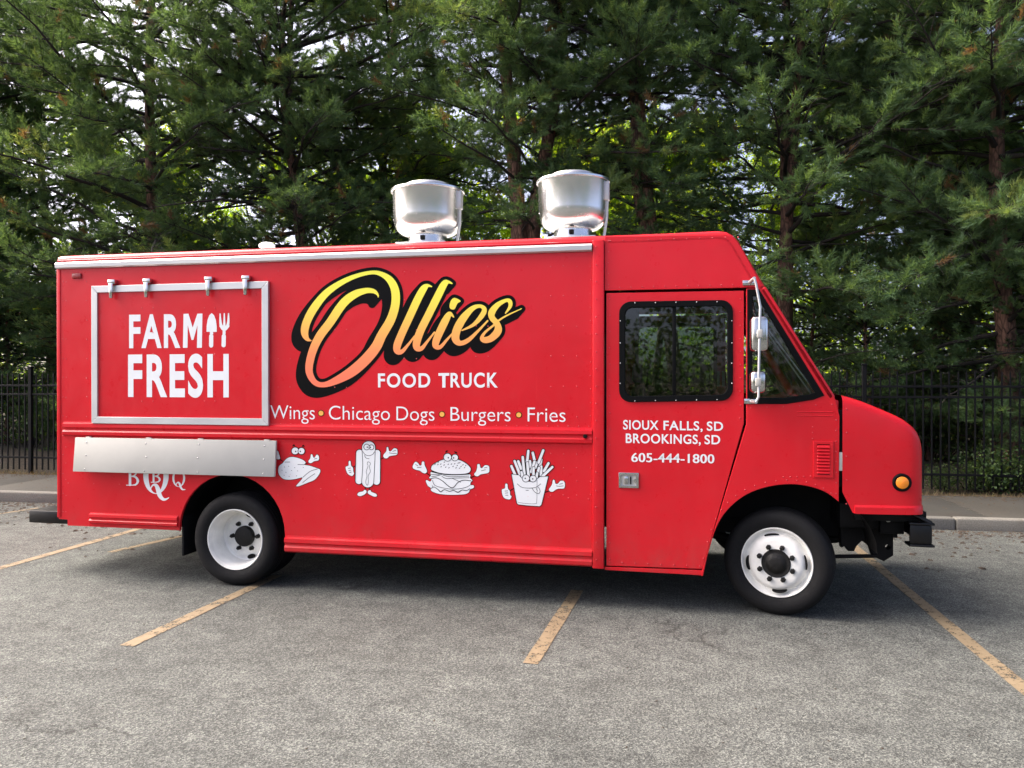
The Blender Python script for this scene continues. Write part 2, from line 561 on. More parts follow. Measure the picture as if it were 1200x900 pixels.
def bark():
    m, nt, b = mat_new('pine_bark')
    L = nt.links.new
    tc = N(nt, 'ShaderNodeTexCoord')
    mp = N(nt, 'ShaderNodeMapping'); mp.inputs['Scale'].default_value = (1, 1, 0.28)
    L(tc.outputs['Object'], mp.inputs[0])
    v = N(nt, 'ShaderNodeTexVoronoi', Scale=16.0, feature='DISTANCE_TO_EDGE')
    n = N(nt, 'ShaderNodeTexNoise', Scale=6.0, Detail=8.0, Roughness=0.7)
    L(mp.outputs[0], v.inputs['Vector']); L(mp.outputs[0], n.inputs['Vector'])
    r = ramp(nt, [(0.25, (0.06, 0.034, 0.024)), (0.5, (0.17, 0.092, 0.064)), (0.75, (0.29, 0.165, 0.115))])
    L(n.outputs['Fac'], r.inputs[0])
    rv = ramp(nt, [(0.0, (0.35,) * 3), (0.18, (1, 1, 1))]); L(v.outputs['Distance'], rv.inputs[0])
    mu = N(nt, 'ShaderNodeMixRGB', blend_type='MULTIPLY'); mu.inputs[0].default_value = 1
    L(r.outputs[0], mu.inputs[1]); L(rv.outputs[0], mu.inputs[2]); L(mu.outputs[0], b.inputs['Base Color'])
    b.inputs['Roughness'].default_value = 0.95
    bp = N(nt, 'ShaderNodeBump', Strength=0.9, Distance=0.02); L(v.outputs['Distance'], bp.inputs['Height']); L(bp.outputs[0], b.inputs['Normal'])
    return m

def leafmat(name, stops, trans, tcol_gain=1.6, rough=0.55):
    """leaf colour varies with the point attribute 'tint'; part of the light passes through the blade"""
    m, nt, b = mat_new(name)
    L = nt.links.new
    at = N(nt, 'ShaderNodeAttribute', attribute_name='tint')
    r = ramp(nt, stops); L(at.outputs['Fac'], r.inputs[0])
    L(r.outputs[0], b.inputs['Base Color'])
    b.inputs['Roughness'].default_value = rough
    b.inputs['Specular IOR Level'].default_value = 0.35
    t = N(nt, 'ShaderNodeBsdfTranslucent')
    g = N(nt, 'ShaderNodeMixRGB', blend_type='MULTIPLY'); g.inputs[0].default_value = 1
    L(r.outputs[0], g.inputs[1]); g.inputs[2].default_value = (tcol_gain * 1.15, tcol_gain, tcol_gain * .45, 1)
    L(g.outputs[0], t.inputs[0])
    mx = N(nt, 'ShaderNodeMixShader'); mx.inputs[0].default_value = trans
    out = nt.nodes['Material Output']
    L(b.outputs[0], mx.inputs[1]); L(t.outputs[0], mx.inputs[2]); L(mx.outputs[0], out.inputs[0])
    return m

M = {
    'red': red_paint(),
    'white': simple('white_vinyl', (0.82, 0.83, 0.83), 0.4, noise=0.03),
    'black': simple('black_vinyl', (0.0025, 0.0025, 0.0025), 0.4, spec=0.10),
    'gold': gold_vinyl(),
    'dotgold': simple('amber_print', (0.90, 0.45, 0.08), 0.4),
    'alu': spun_metal('aluminium_trim', 0.60, 0.42, 0, 0.7),
    'spun': spun_metal('spun_aluminium', 0.72, 0.24, 0.4, 1.0),
    'steel': simple('dull_stainless', (0.47, 0.458, 0.415), 0.6, metal=0.0, spec=0.3, noise=0.08, nscale=2.5),
    'chrome': spun_metal('worn_chrome', 0.55, 0.14),
    'rubber': simple('tyre_rubber', (0.0055, 0.0055, 0.006), 0.7, spec=0.25, noise=0.25, nscale=30, bump=0.2, bscale=90),
    'gasket': simple('black_gasket', (0.003, 0.0032, 0.0036), 0.6, spec=0.10),
    'chassis': simple('chassis_black', (0.0035, 0.0035, 0.0035), 0.65, spec=0.2, noise=0.35, nscale=14),
    'satin': simple('bumper_black', (0.004, 0.004, 0.0045), 0.35, spec=0.35, noise=0.2, nscale=20),
    'rim': simple('wheel_white', (0.80, 0.79, 0.74), 0.42, noise=0.15, nscale=8),
    'hub': simple('hub_grease_black', (0.006, 0.0055, 0.005), 0.5, spec=0.3, noise=0.3, nscale=30, bump=0.3),
    'dark': simple('cab_interior', (0.012, 0.012, 0.013), 0.7, noise=0.2),
    'cloth': simple('seat_vinyl', (0.02, 0.02, 0.022), 0.6, noise=0.2),
    'amber': simple('amber_lens', (0.90, 0.27, 0.02), 0.25),
    'lensred': simple('red_lens', (0.28, 0.02, 0.02), 0.25),
    'headlamp': simple('headlamp_lens', (0.7, 0.7, 0.7), 0.1, metal=0.4),
    'glass': glass('cab_glass', (0.52, 0.57, 0.54)),
    'screen': glass('screen_glass', (0.86, 0.90, 0.87)),
    'iron': simple('fence_black', (0.0035, 0.0035, 0.004), 0.6, spec=0.2, noise=0.3, nscale=12),
    'asphalt': asphalt(),
    'line': line_paint(),
    'kerb': concrete('kerb_concrete', (0.13, 0.125, 0.108), (0.24, 0.23, 0.20), (0.07, 0.058, 0.042), 0.75),
    'walk': concrete('sidewalk_concrete', (0.038, 0.036, 0.029), (0.068, 0.064, 0.053), (0.034, 0.026, 0.017), 0.7),
    'litter': litter_ground(),
    'bark': bark(),
    'limb': simple('limb_bark', (0.022, 0.017, 0.014), 0.95, noise=0.3),
    'needle': leafmat('pine_needles', [(0.0, (0.050, 0.088, 0.044)), (0.45, (0.088, 0.162, 0.076)), (0.8, (0.130, 0.215, 0.088)), (0.94, (0.18, 0.23, 0.08)), (1.0, (0.17, 0.11, 0.06))], 0.46),
    'leaf': leafmat('broad_leaf', [(0.0, (0.08, 0.17, 0.015)), (0.5, (0.18, 0.30, 0.02)), (1.0, (0.34, 0.42, 0.03))], 0.6, 2.1),
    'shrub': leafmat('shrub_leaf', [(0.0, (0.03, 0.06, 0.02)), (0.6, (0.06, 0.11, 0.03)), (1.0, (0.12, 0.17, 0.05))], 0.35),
    'drygrass': leafmat('dry_grass', [(0.0, (0.13, 0.09, 0.05)), (0.6, (0.24, 0.18, 0.10)), (1.0, (0.16, 0.17, 0.06))], 0.3, 1.2),
    'duff': simple('needle_duff', (0.085, 0.058, 0.034), 0.95, noise=0.5, nscale=20),
    'debris': simple('bark_debris', (0.05, 0.036, 0.026), 0.95, noise=0.5, nscale=40),
}
# ================================================================== THE SETTING
SL = 0.033                                   # the kerb runs almost parallel to the truck
def kerb_y(x): return 4.09 + SL * x
def walk_y(x): return 6.25 + SL * x
LOT_A = math.atan(SL)

def sheet(name, pts, z, mat, k='structure'):
    bm = bmesh.new()
    bm.faces.new([bm.verts.new((x, y, z)) for x, y in pts])
    return kind(link(name, bm_mesh(name, bm), mat), k)

sheet('ground', [(-700, -700), (700, -700), (700, 700), (-700, 700)], -0.03, M['litter'])
sheet('parking_lot', [(-70, -60), (70, -60), (70, kerb_y(70)), (-70, kerb_y(-70))], 0.0, M['asphalt'])

# kerb: cast lengths with open joints
kerb = thing('kerb', 'weathered concrete kerb along the edge of the parking lot', 'kerb', (0, 4.09, 0), rz=LOT_A)
del kerb['category']; kind(kerb, 'structure')
bm = bmesh.new()
add_box(bm, 0.004, 2.996, 0.0, 0.16, -0.05, 0.15, bev=0.022, seg=3)
kerb_me = bm_mesh('kerb_length', bm)
for i in range(-10, 8):
    o = link('kerb_length', kerb_me, M['kerb'], kerb, True, 40)
    o.location = (i * 3.0 + 0.35, random.uniform(-.006, .006), random.uniform(-.006, .004))
# sidewalk slabs
walk = thing('sidewalk', 'stained concrete sidewalk between kerb and iron fence', 'sidewalk', (0, 4.09, 0), rz=LOT_A)
del walk['category']; kind(walk, 'structure')
bm = bmesh.new()
add_box(bm, 0.005, 1.795, 0.166, 2.06, 0.0, 0.142, bev=0.008, seg=2)
slab_me = bm_mesh('slab', bm)
for i in range(-17, 13):
    o = link('slab', slab_me, M['walk'], walk, True, 40)
    o.location = (i * 1.8 + 0.2, 0, random.uniform(-.004, .004))

# woodland floor behind the walk: gently uneven
xs = np.linspace(-70, 70, 141); ys = np.linspace(0, 1, 60) ** 1.8 * 75
X, Y = np.meshgrid(xs, ys)
Z = 0.10 + 0.05 * np.sin(X * .9 + Y * 1.3) * np.minimum(Y / 2, 1) + 0.10 * np.sin(X * .31 - Y * .22) * np.minimum(Y / 4, 1) + np.minimum(Y, 10) * 0.035
YY = Y + 6.12 + SL * X
vv = np.stack([X.ravel(), YY.ravel(), Z.ravel()], 1)
idx = np.arange(X.size).reshape(X.shape)
ff = np.stack([idx[:-1, :-1].ravel(), idx[:-1, 1:].ravel(), idx[1:, 1:].ravel(), idx[1:, :-1].ravel()], 1)
kind(link('woodland_floor', np_mesh('woodland_floor', vv, ff), M['litter'], None, True), 'structure')
def floor_z(x, y):
    d = max(y - 6.12 - SL * x, 0)
    return float(0.10 + 0.05 * math.sin(x * .9 + d * 1.3) * min(d / 2, 1) + 0.10 * math.sin(x * .31 - d * .22) * min(d / 4, 1) + min(d, 10) * 0.035)

# painted stall lines, worn
def stall_line(a, b, w=0.105):
    a = Vector((*a, 0)); b = Vector((*b, 0))
    d = (b - a).normalized(); n = Vector((-d.y, d.x, 0)) * w / 2
    bm = bmesh.new()
    k = max(2, int((b - a).length / .25))
    L_, R_ = [], []
    for i in range(k + 1):
        p = a + (b - a) * i / k
        L_.append(bm.verts.new((*(p + n * random.uniform(.93, 1.07)).xy, 0.004)))
        R_.append(bm.verts.new((*(p - n * random.uniform(.93, 1.07)).xy, 0.004)))
    for i in range(k):
        bm.faces.new((L_[i], R_[i], R_[i + 1], L_[i + 1]))
    bmesh.ops.recalc_face_normals(bm, faces=bm.faces)
    return kind(link('stall_line', bm_mesh('stall_line', bm), M['line']), 'structure')
stall_line((-3.70, -1.57), (-3.66, 0.45))
stall_line((-0.92, -1.34), (-0.84, 0.50))
stall_line((2.05, -2.3), (1.90, 3.6))
stall_line((-6.42, -1.6), (-6.50, 3.4))
stall_line((-5.90, 1.0), (-5.66, 2.05), 0.09)
stall_line((-9.25, 2.2), (-8.95, 3.35), 0.08)
stall_line((4.85, -2.2), (4.70, 3.7))

# ------------------------------------------------------------------ iron fence
FX0, FX1, FY = -14.0, 10.0, 6.42
fence = thing('picket_fence', 'black iron picket fence at the back edge of the sidewalk', 'fence', (0, FY, 0), rz=LOT_A)
def fbox(name, b, bev=0.0):
    bm = bmesh.new(); add_box(bm, *b, bev=bev, seg=1)
    return bm_mesh(name, bm)
bm = bmesh.new()
add_box(bm, -.010, .010, -.010, .010, 0.20, 1.93)
r = bmesh.ops.create_cone(bm, cap_ends=True, segments=4, radius1=.0142, radius2=.001, depth=.05)
bmesh.ops.rotate(bm, verts=r['verts'], cent=(0, 0, 0), matrix=Matrix.Rotation(R(45), 3, 'Z'))
bmesh.ops.translate(bm, verts=r['verts'], vec=(0, 0, 1.955))
picket_me = bm_mesh('picket', bm)
post_me = fbox('post', (-.032, .032, -.032, .032, 0.0, 2.02), .004)
cap_me = fbox('post_cap', (-.04, .04, -.04, .04, 2.02, 2.05), .006)
rail_me = fbox('rail', (0.034, 2.366, -.017, .017, -.017, .017), .003)
x = FX0
while x < FX1 + .01:
    p = link('post', post_me, M['iron'], fence); p.location = (x, 0, 0.04)
    c = link('post_cap', cap_me, M['iron'], p)
    if x + 2.4 < FX1 + .01:
        for z in (0.42, 1.58, 1.74):
            q = link('rail', rail_me, M['iron'], fence); q.location = (x, 0, z)
        for i in range(19):
            q = link('picket', picket_me, M['iron'], fence)
            q.location = (x + 0.12 * (i + 1), 0, random.uniform(-.004, .004))
            q.rotation_euler = (random.uniform(-.004, .004), random.uniform(-.004, .004), 0)
    x += 2.4
# ================================================================== THE FOOD TRUCK
W = 2.36                                       # body width
truck = thing('food_truck', 'red step van food truck parked across the stalls with white and gold lettering', 'food truck', (0, 0, 0))
T = truck
red, alu = M['red'], M['alu']

XR, ZT = S(68, 300)[0], 2.99                   # rear, roof top
XP0, XP1 = S(694.5, 450)[0], S(708.5, 450)[0]  # pillar strip
Z_SK = S(500, 654)[1]                          # bottom of the middle skirt
Z_RSK = S(150, 619)[1]
Z_TOPEDGE = 2.92

def arch_pts(cx, cz, rx, rz, a0, a1, n=20):
    return [(cx + rx * math.cos(R(a0 + (a1 - a0) * k / n)), cz + rz * math.sin(R(a0 + (a1 - a0) * k / n))) for k in range(n + 1)]

# rear body side: one outline, open at the wheel arch
xa0, za0 = S(210, 624); xa1, za1 = S(334, 644)
RWX, RWZ, FWX, FWZ, WR = -3.845, 0.41, 0.765, 0.41, 0.412
acx = (xa0 + xa1) / 2 + 0.0
archr = (xa1 - xa0) / 2
ztop = S(272, 556)[1]
side_loop = [(XR, Z_TOPEDGE), (XP0 - .002, Z_TOPEDGE), (XP0 - .002, Z_SK), (xa1, Z_SK)]
side_loop += [(acx + archr * math.cos(R(a)), 0.47 + (ztop - 0.47) * math.sin(R(a))) for a in range(0, 181, 9)]
xs_, zs_ = S(79, 616)
side_loop += [(xa0, Z_RSK), (xs_, Z_RSK), (xs_, S(79, 609)[1]), (XR, S(64, 608)[1])]
near_side = panel('side_panel', [side_loop], 0.0, 0.03, red, T)
near_side['label'] = 'red lettered side panel with the serving hatch'
far_me = near_side.data.copy()
far_me.transform(Matrix.Translation((0, W - 0.03, 0)))
link('side_panel', far_me, red, T)
# rear wall with two doors, floor
box('rear_wall', (XR - .002, XR + .03, 0.032, W - .032, 0.62, Z_TOPEDGE), red, T)
for y0 in (0.25, 1.19):
    d = box('rear_door', (XR - .02, XR - .003, y0, y0 + .92, 0.75, 2.72), red, T)
    box('door_handle', (XR - .05, XR - .021, (y0 + .84) if y0 < 1 else (y0 + .05), (y0 + .87) if y0 < 1 else (y0 + .08), 1.45, 1.65), M['chrome'], d)
box('floor', (XR + .04, 1.15, 0.68, W - .68, 0.60, 0.64), M['chassis'], T)
# rear corner post, a shade proud as on the real body
box('corner_trim', (XR - .012, XR + .028, -0.006, 0.06, S(64, 606)[1], Z_TOPEDGE), red, T, 0.005)
# pillar
pz0 = S(700, 666)[1]
box('pillar', (XP0, XP1 - .003, -0.020, 0.05, pz0, Z_TOPEDGE + .035), red, T, 0.008, 3)
# bulkhead behind the cab
box('bulkhead', (XP0 + .02, XP0 + .05, 0.052, W - .052, 0.64, 2.88), M['dark'], T)

# roof and windscreen header: one rounded shell swept along the profile
prof_px = [(840, 269.5), (851, 270.5), (859, 274.5), (866, 282), (873, 294), (880, 306), (888, 320), (897, 334.5)]
prof = [(XR - .012, ZT), (XR + .02, ZT + .004)] + [(x_, ZT + .004) for x_ in np.linspace(XR + 1, -0.2, 6)] + [S(*p) for p in prof_px]
prof = [(float(a), float(b)) for a, b in prof]
def shell(name, prof, r, mat, parent, y0=0.0, y1=W, depth=0.07):
    bm = bmesh.new(); rings = []
    for i, (x_, z_) in enumerate(prof):
        a = prof[max(i - 1, 0)]; b = prof[min(i + 1, len(prof) - 1)]
        t = Vector((b[0] - a[0], b[1] - a[1])).normalized()
        n = Vector((-t.y, t.x))
        if n.y < 0: n = -n
        ring = []
        pts = [(y0, -depth)] + [(y0 + r - r * math.cos(R(k)), -r + r * math.sin(R(k))) for k in (0, 18, 36, 54, 72, 90)]
        pts += [(y0 + (y1 - y0) * .25, 0.012), (y0 + (y1 - y0) * .5, 0.018), (y0 + (y1 - y0) * .75, 0.012)]
        pts += [(y1 - (q[0] - y0), q[1]) for q in pts[:7][::-1]]
        for yy, off in pts:
            ring.append(bm.verts.new((x_ + n.x * off, yy, z_ + n.y * off)))
        rings.append(ring)
    for i in range(len(rings) - 1):
        for k in range(len(rings[0]) - 1):
            bm.faces.new((rings[i][k], rings[i][k + 1], rings[i + 1][k + 1], rings[i + 1][k]))
    bm.faces.new(rings[0]); bm.faces.new(rings[-1][::-1])
    bmesh.ops.recalc_face_normals(bm, faces=bm.faces)
    return link(name, bm_mesh(name, bm), mat, parent, True, 40)
roof = shell('roof', prof, 0.055, red, T)

# pale sheet on top of the roof, inside the red edge
def roof_sheet():
    bm = bmesh.new()
    ys_ = [.09, W * .25, W * .5, W * .75, W - .09]; zs_2 = [.010, .020, .026, .020, .010]
    A = [bm.verts.new((XR + .08, y_, ZT + .004 + z_)) for y_, z_ in zip(ys_, zs_2)]; B_ = [bm.verts.new((-.15, y_, ZT + .004 + z_)) for y_, z_ in zip(ys_, zs_2)]
    for k in range(4): bm.faces.new((A[k], B_[k], B_[k + 1], A[k + 1]))
    bmesh.ops.recalc_face_normals(bm, faces=bm.faces)
    return link('roof_sheet', bm_mesh('roof_sheet', bm), M['rim'], roof, True, 40)
roof_sheet()
# aluminium awning rail under the roof edge
zs0 = S(400, 304.5)[1]; zs1 = S(400, 296.5)[1]
def extrude_profile(name, x0, x1, yz, mat, parent):
    bm = bmesh.new()
    A = [bm.verts.new((x0, y, z)) for y, z in yz]; B = [bm.verts.new((x1, y, z)) for y, z in yz]
    k = len(yz)
    for i in range(k):
        bm.faces.new((A[i], A[(i + 1) % k], B[(i + 1) % k], B[i]))
    bm.faces.new(A[::-1]); bm.faces.new(B)
    bmesh.ops.recalc_face_normals(bm, faces=bm.faces)
    return link(name, bm_mesh(name, bm), mat, parent, True, 25)
extrude_profile('awning_rail', XR - .005, XP0 - .004, [(0.002, zs0), (-.020, zs0), (-.034, zs0 + .010), (-.036, zs1 - .014), (-.026, zs1), (-.012, zs1 + .004), (0.002, zs1 + .004)], alu, T)
extrude_profile('roof_seam', XR, XP0, [(-.001, zs1 + .012), (-.010, zs1 + .014), (-.010, zs1 + .022), (-.001, zs1 + .028)], red, roof)

# belt rail and rub rails (folded sheet ribs)
def rib(name, xa, xb, z0, z1, parent=T):
    h = z1 - z0
    yz = [(0.001, z0), (-.004, z0), (-.022, z0 + h * .10), (-.024, z0 + h * .30), (-.012, z0 + h * .42), (-.012, z0 + h * .52),
          (-.026, z0 + h * .62), (-.024, z0 + h * .84), (-.006, z0 + h * .92), (-.004, z1), (0.001, z1)]
    return extrude_profile(name, xa, xb, yz, red, parent)
bz0, bz1 = S(400, 516)[1], S(400, 497.5)[1]
rib('belt_rail', S(75, 500)[0], XP0 - .004, bz0, bz1)
rib('rub_rail', xa1 + .004, XP0 - .004, Z_SK - .004, S(500, 634.5)[1])
rib('rub_rail', S(106, 610)[0], xa0 - .01, S(150, 615)[1], S(150, 602)[1])
bm = bmesh.new()
r_ = bmesh.ops.create_cone(bm, cap_ends=True, segments=12, radius1=.018, radius2=.014, depth=.02)
bmesh.ops.rotate(bm, verts=r_['verts'], cent=(0, 0, 0), matrix=Matrix.Rotation(R(90), 3, 'X'))
bolt_me = bm_mesh('bolt', bm)
bx, bz = S(686, 511)
b_ = link('bolt', bolt_me, M['chassis'], T, True, 30); b_.location = (bx, -.03, bz)

# cab side above the door
cab_top = [(708.5, 277), (708.5, 340.5), (874, 337), (886, 337), (894, 336), (885, 320), (876, 303), (868, 289), (861, 280), (852, 275)]
panel('cab_upper_panel', [px_loop(cab_top)], 0.0, 0.03, red, T)
ctm = bpy.data.objects['cab_upper_panel'].data.copy(); ctm.transform(Matrix.Translation((0, W - .03, 0)))
link('cab_upper_panel', ctm, red, T)

# cowl: quarter window, front wheel arch, hinge edge
arch_px = [(824, 675), (832, 640), (842, 613), (856, 594), (876, 579), (900, 570.5), (925, 567.5), (948, 570), (968, 577), (983, 588)]
arch_px = [tuple(p) for p in smooth_poly(arch_px, 4)]
cowl = [(874.5, 338.2), (889, 338.2), (895.5, 338.2), (979, 468), (984, 488)] + arch_px[::-1] + [(822, 675), (822, 671), (874.5, 497)]
qwin = [(878, 343), (889, 343), (961, 462), (951, 465.5), (921, 470), (878, 470)]
cowl_o = panel('cowl_panel', [px_loop(cowl), px_loop(qwin)], 0.0, 0.03, red, T)
cm = cowl_o.data.copy(); cm.transform(Matrix.Translation((0, W - .03, 0)))
link('cowl_panel', cm, red, T)
sill = [(708.5, 664.5), (824, 668.5), (823, 674.5), (708.5, 668)]
panel('door_sill', [px_loop(sill)], 0.002, 0.06, red, T)

# door with its window opening
door_px = [(710.5, 343.5), (871.8, 340.5), (871.8, 496), (823.5, 667), (710.5, 663)]
wq = [(728, 355), (856.5, 352.5), (856.5, 468.5), (728, 467.5)]
def rr_px(x0, y0, x1, y1, r, dy=0.0):
    return [(x_, y_ + dy * ((x_ - x0) / (x1 - x0) - .5)) for x_, y_ in rrect(x0, y0, x1, y1, r)]
win_out = rr_px(725.5, 352.5, 859, 470.5, 14, -2)
win_in = rr_px(732.5, 359.5, 852.5, 463.5, 9, -2)
door = panel('cab_door', [px_loop(door_px), px_loop(rr_px(728, 355, 857, 468.5, 12, -2))], 0.002, 0.03, red, T)
door['label'] = 'red cab door with sliding window'
fdm = door.data.copy(); fdm.transform(Matrix.Translation((0, W - .034, 0)))
fdoor = link('cab_door', fdm, red, T)
fr = panel('window_frame', [px_loop(win_out), px_loop(win_in)], -0.012, 0.05, M['gasket'], door, 0.004)
ffm = fr.data.copy(); ffm.transform(Matrix.Translation((0, W - .02, 0)))
link('window_frame', ffm, M['gasket'], fdoor)
xm = S(790, 410)[0]
wz0, wz1 = S(790, 466)[1], S(790, 357)[1]
box('window_slider', (xm - .014, xm + .014, 0.004, 0.03, wz0, wz1), M['gasket'], door, 0.003)
x0_, x1_ = S(731, 410)[0], S(854, 410)[0]
gl = panel('window_pane', [[(x0_, wz0), (xm, wz0), (xm, wz1), (x0_, wz1)]], 0.018, 0.004, M['glass'], door, 0.0005)
gl2 = panel('window_pane', [[(xm, wz0), (x1_, wz0), (x1_, wz1), (xm, wz1)]], 0.008, 0.004, M['glass'], door, 0.0005)
panel('window_pane', [[(x0_, wz0), (x1_, wz0), (x1_, wz1), (x0_, wz1)]], W - .02, 0.004, M['glass'], fdoor, 0.0005)
# frame screws
bm = bmesh.new()
scr = []
for f in (.14, .32, .5, .68, .86):
    for yy in (354.5, 469): scr.append((725.5 + f * 133.5, yy - 2 * (f - .5)))
for f in (.2, .42, .62, .82):
    for xx in (727, 857.5): scr.append((xx, 352.5 + f * 118))
for px_, py_ in scr:
    x_, z_ = S(px_, py_)
    r_ = bmesh.ops.create_icosphere(bm, subdivisions=1, radius=.0055)
    bmesh.ops.translate(bm, verts=r_['verts'], vec=(x_, -.0135, z_))
kind(link('window_screws', bm_mesh('window_screws', bm), M['alu'], door, True), 'stuff')
# slider latch seen through the glass
lx, lz = S(845, 444)
for dx in (-.018, .022):
    box('slider_latch', (lx + dx - .012, lx + dx + .008, 0.030, 0.045, lz - .06, lz + .06), M['steel'], door)
# flush handle
hx0, hz1 = S(725, 553.5); hx1, hz0 = S(748.5, 572)
hl = [[(hx0, hz0), (hx1, hz0), (hx1, hz1), (hx0, hz1)], [(hx0 + .022, hz0 + .022), (hx1 - .022, hz0 + .022), (hx1 - .022, hz1 - .022), (hx0 + .022, hz1 - .022)]]
hd = panel('door_handle', hl, -0.010, 0.012, M['chrome'], door, 0.003)
box('handle_recess', (hx0 + .02, hx1 - .02, 0.0, 0.0015, hz0 + .02, hz1 - .02), M['steel'], hd, 0)
bpy.data.objects['handle_recess'].location.y = -0.0025
box('handle_lever', (hx0 + .045, hx0 + .075, -.012, -.002, hz0 + .03, hz1 - .03), M['chrome'], hd, 0.003)
box('handle_lever', (hx0 + .09, hx0 + .10, -.010, -.002, hz0 + .03, hz1 - .03), M['gasket'], hd, 0.002)
ox, oz = S(747, 563)
tube('lock_cylinder', [(ox - .02, -.001, oz), (ox - .02, -.016, oz)], .012, M['chrome'], hd)

# quarter window: frame, divider and pane
qf_o = [(875.6, 339), (889.5, 339), (966, 463.5), (953, 468.5), (921, 473.5), (875.6, 473.5)]
qf_i = [(882, 347), (887.5, 347), (955, 460), (948, 462), (919, 466), (882, 466)]
for yy, par in ((-0.008, None), (W - .04, None)):
    q = panel('quarter_window_frame', [px_loop(qf_o), px_loop(qf_i)], yy, 0.045, M['gasket'], T, 0.004)
    panel('quarter_pane', [px_loop([(879, 343), (889, 343), (960, 463), (921, 469), (879, 469)])], yy + .02, 0.004, M['screen'], q, 0.0005)
for k, (a, b) in enumerate((((882, 366), (950, 461)), ((889, 372), (955, 459)))):
    pa = S(*a, y=.12 + k * .03); pb = S(*b, y=.12 + k * .03)
    tube('slanted_bar', [(pa[0], .12 + k * .03, pa[1]), (pb[0], .12 + k * .03, pb[1])], .006, M['alu'], T, 6)  # tubes added for the far windscreen frame and its reflection in the glass
# A pillars run from header to cowl, windscreen between
pA = S(897, 334.5); pB = S(980, 466)
tdir = Vector((pB[0] - pA[0], 0, pB[1] - pA[1])).normalized()
nrm = Vector((-tdir.z, 0, tdir.x))
if nrm.z < 0: nrm = -nrm
def bar(name, y0, y1, mat, parent, th=.05, off=0.0, a=pA, b=pB, bev=.018):
    bm = bmesh.new()
    Lg = (Vector((b[0], 0, b[1])) - Vector((a[0], 0, a[1]))).length
    add_box(bm, 0, Lg, y0, y1, -th, 0, bev=bev, seg=3)
    mw = Matrix(((tdir.x, 0, nrm.x, a[0] + nrm.x * off), (0, 1, 0, 0), (tdir.z, 0, nrm.z, a[1] + nrm.z * off), (0, 0, 0, 1)))
    bm.transform(mw)
    bmesh.ops.recalc_face_normals(bm, faces=bm.faces)
    return link(name, bm_mesh(name, bm), mat, parent, True, 40)
bar('a_pillar', 0.0, 0.10, red, T, .06)
bar('a_pillar', W - .10, W, red, T, .06)
bar('windscreen_post', W / 2 - .03, W / 2 + .03, M['gasket'], T, .04, -.005, bev=.006)
bar('windscreen', .105, W / 2 - .032, M['screen'], T, .006, -.02, bev=.001)
bar('windscreen', W / 2 + .032, W - .105, M['screen'], T, .006, -.02, bev=.001)
for yy in (.62, 1.55):
    bar('wiper', yy, yy + .018, M['gasket'], T, .012, .012, a=(pA[0] + tdir.x * .75, pA[1] + tdir.z * .75), b=pB, bev=.002)
xc, zc = S(981, 470)
box('cowl_top', (pB[0] - .04, S(984, 480)[0], 0.032, W - .032, zc - .09, zc + .005), red, T, .01)

# louvred vent on the cowl
vx0, vz1 = S(953, 516.5); vx1, vz0 = S(976.5, 560)
vl = [[(vx0, vz0), (vx1, vz0), (vx1, vz1), (vx0, vz1)], [(vx0 + .028, vz0 + .025), (vx1 - .028, vz0 + .025), (vx1 - .028, vz1 - .025), (vx0 + .028, vz1 - .025)]]
vent = panel('cowl_vent', vl, -.012, .012, red, T, .004)
box('vent_back', (vx0 + .026, vx1 - .026, -.003, -.001, vz0 + .022, vz1 - .022), M['chassis'], vent, 0)
nl = 9
for k in range(nl):
    z_ = vz0 + .03 + (vz1 - vz0 - .06) * (k + .5) / nl
    bm = bmesh.new()
    add_box(bm, vx0 + .027, vx1 - .027, -.004, .004, -.014, .014, bev=.002, seg=1)
    bm.transform(Matrix.Translation((0, -.010, z_)) @ Matrix.Rotation(R(-38), 4, 'X'))
    link('louvre', bm_mesh('louvre', bm), red, vent)
# pressed ribs on the cowl
for py_ in (482.5, 487):
    a = S(934, py_); b = S(976, py_ + .4)
    tube('cowl_rib', [(a[0], .002, a[1]), (b[0], .002, b[1])], .0055, red, T, 8)

# hood (fibreglass nose), lofted
hp = [(987.5, 463.5), (998, 466), (1012, 470.5), (1026, 476), (1040, 481.8), (1052, 487), (1062, 492), (1070, 498)]
stations = []
for px_, py_ in hp:
    stations.append(S(px_, py_))
xn = 1.822
x_last, z_last = stations[-1]
for fx, dz in ((.3, -.026), (.55, -.058), (.75, -.095), (.9, -.14), (1.0, -.215)):
    stations.append((x_last + (xn - x_last) * fx, z_last + dz))
Z_HB = S(1040, 602.5)[1]
def hood_bottom(x_):
    xa = S(986, 574); xb = S(999.5, 602)
    if x_ >= xb[0]: return Z_HB
    f = (x_ - xa[0]) / (xb[0] - xa[0])
    return xa[1] + (Z_HB - xa[1]) * max(f, 0) ** 1.0
xb_ = S(999.5, 602)[0]
def top_at(x_):
    for (a, za), (b, zb) in zip(stations, stations[1:]):
        if a <= x_ <= b: return za + (zb - za) * (x_ - a) / (b - a)
    return stations[-1][1]
xs2 = sorted(set([s[0] for s in stations] + [S(992, 470)[0], xb_, xb_ + .01]))
def inset(x_):
    base = 0.004 + 0.05 * max(0, (x_ - 1.25) / .6) ** 1.5
    rr = .11
    d = x_ - (xn - rr)
    return base + (rr - math.sqrt(max(rr * rr - d * d, 0)) if d > 0 else 0) * .9
bm = bmesh.new(); rings = []
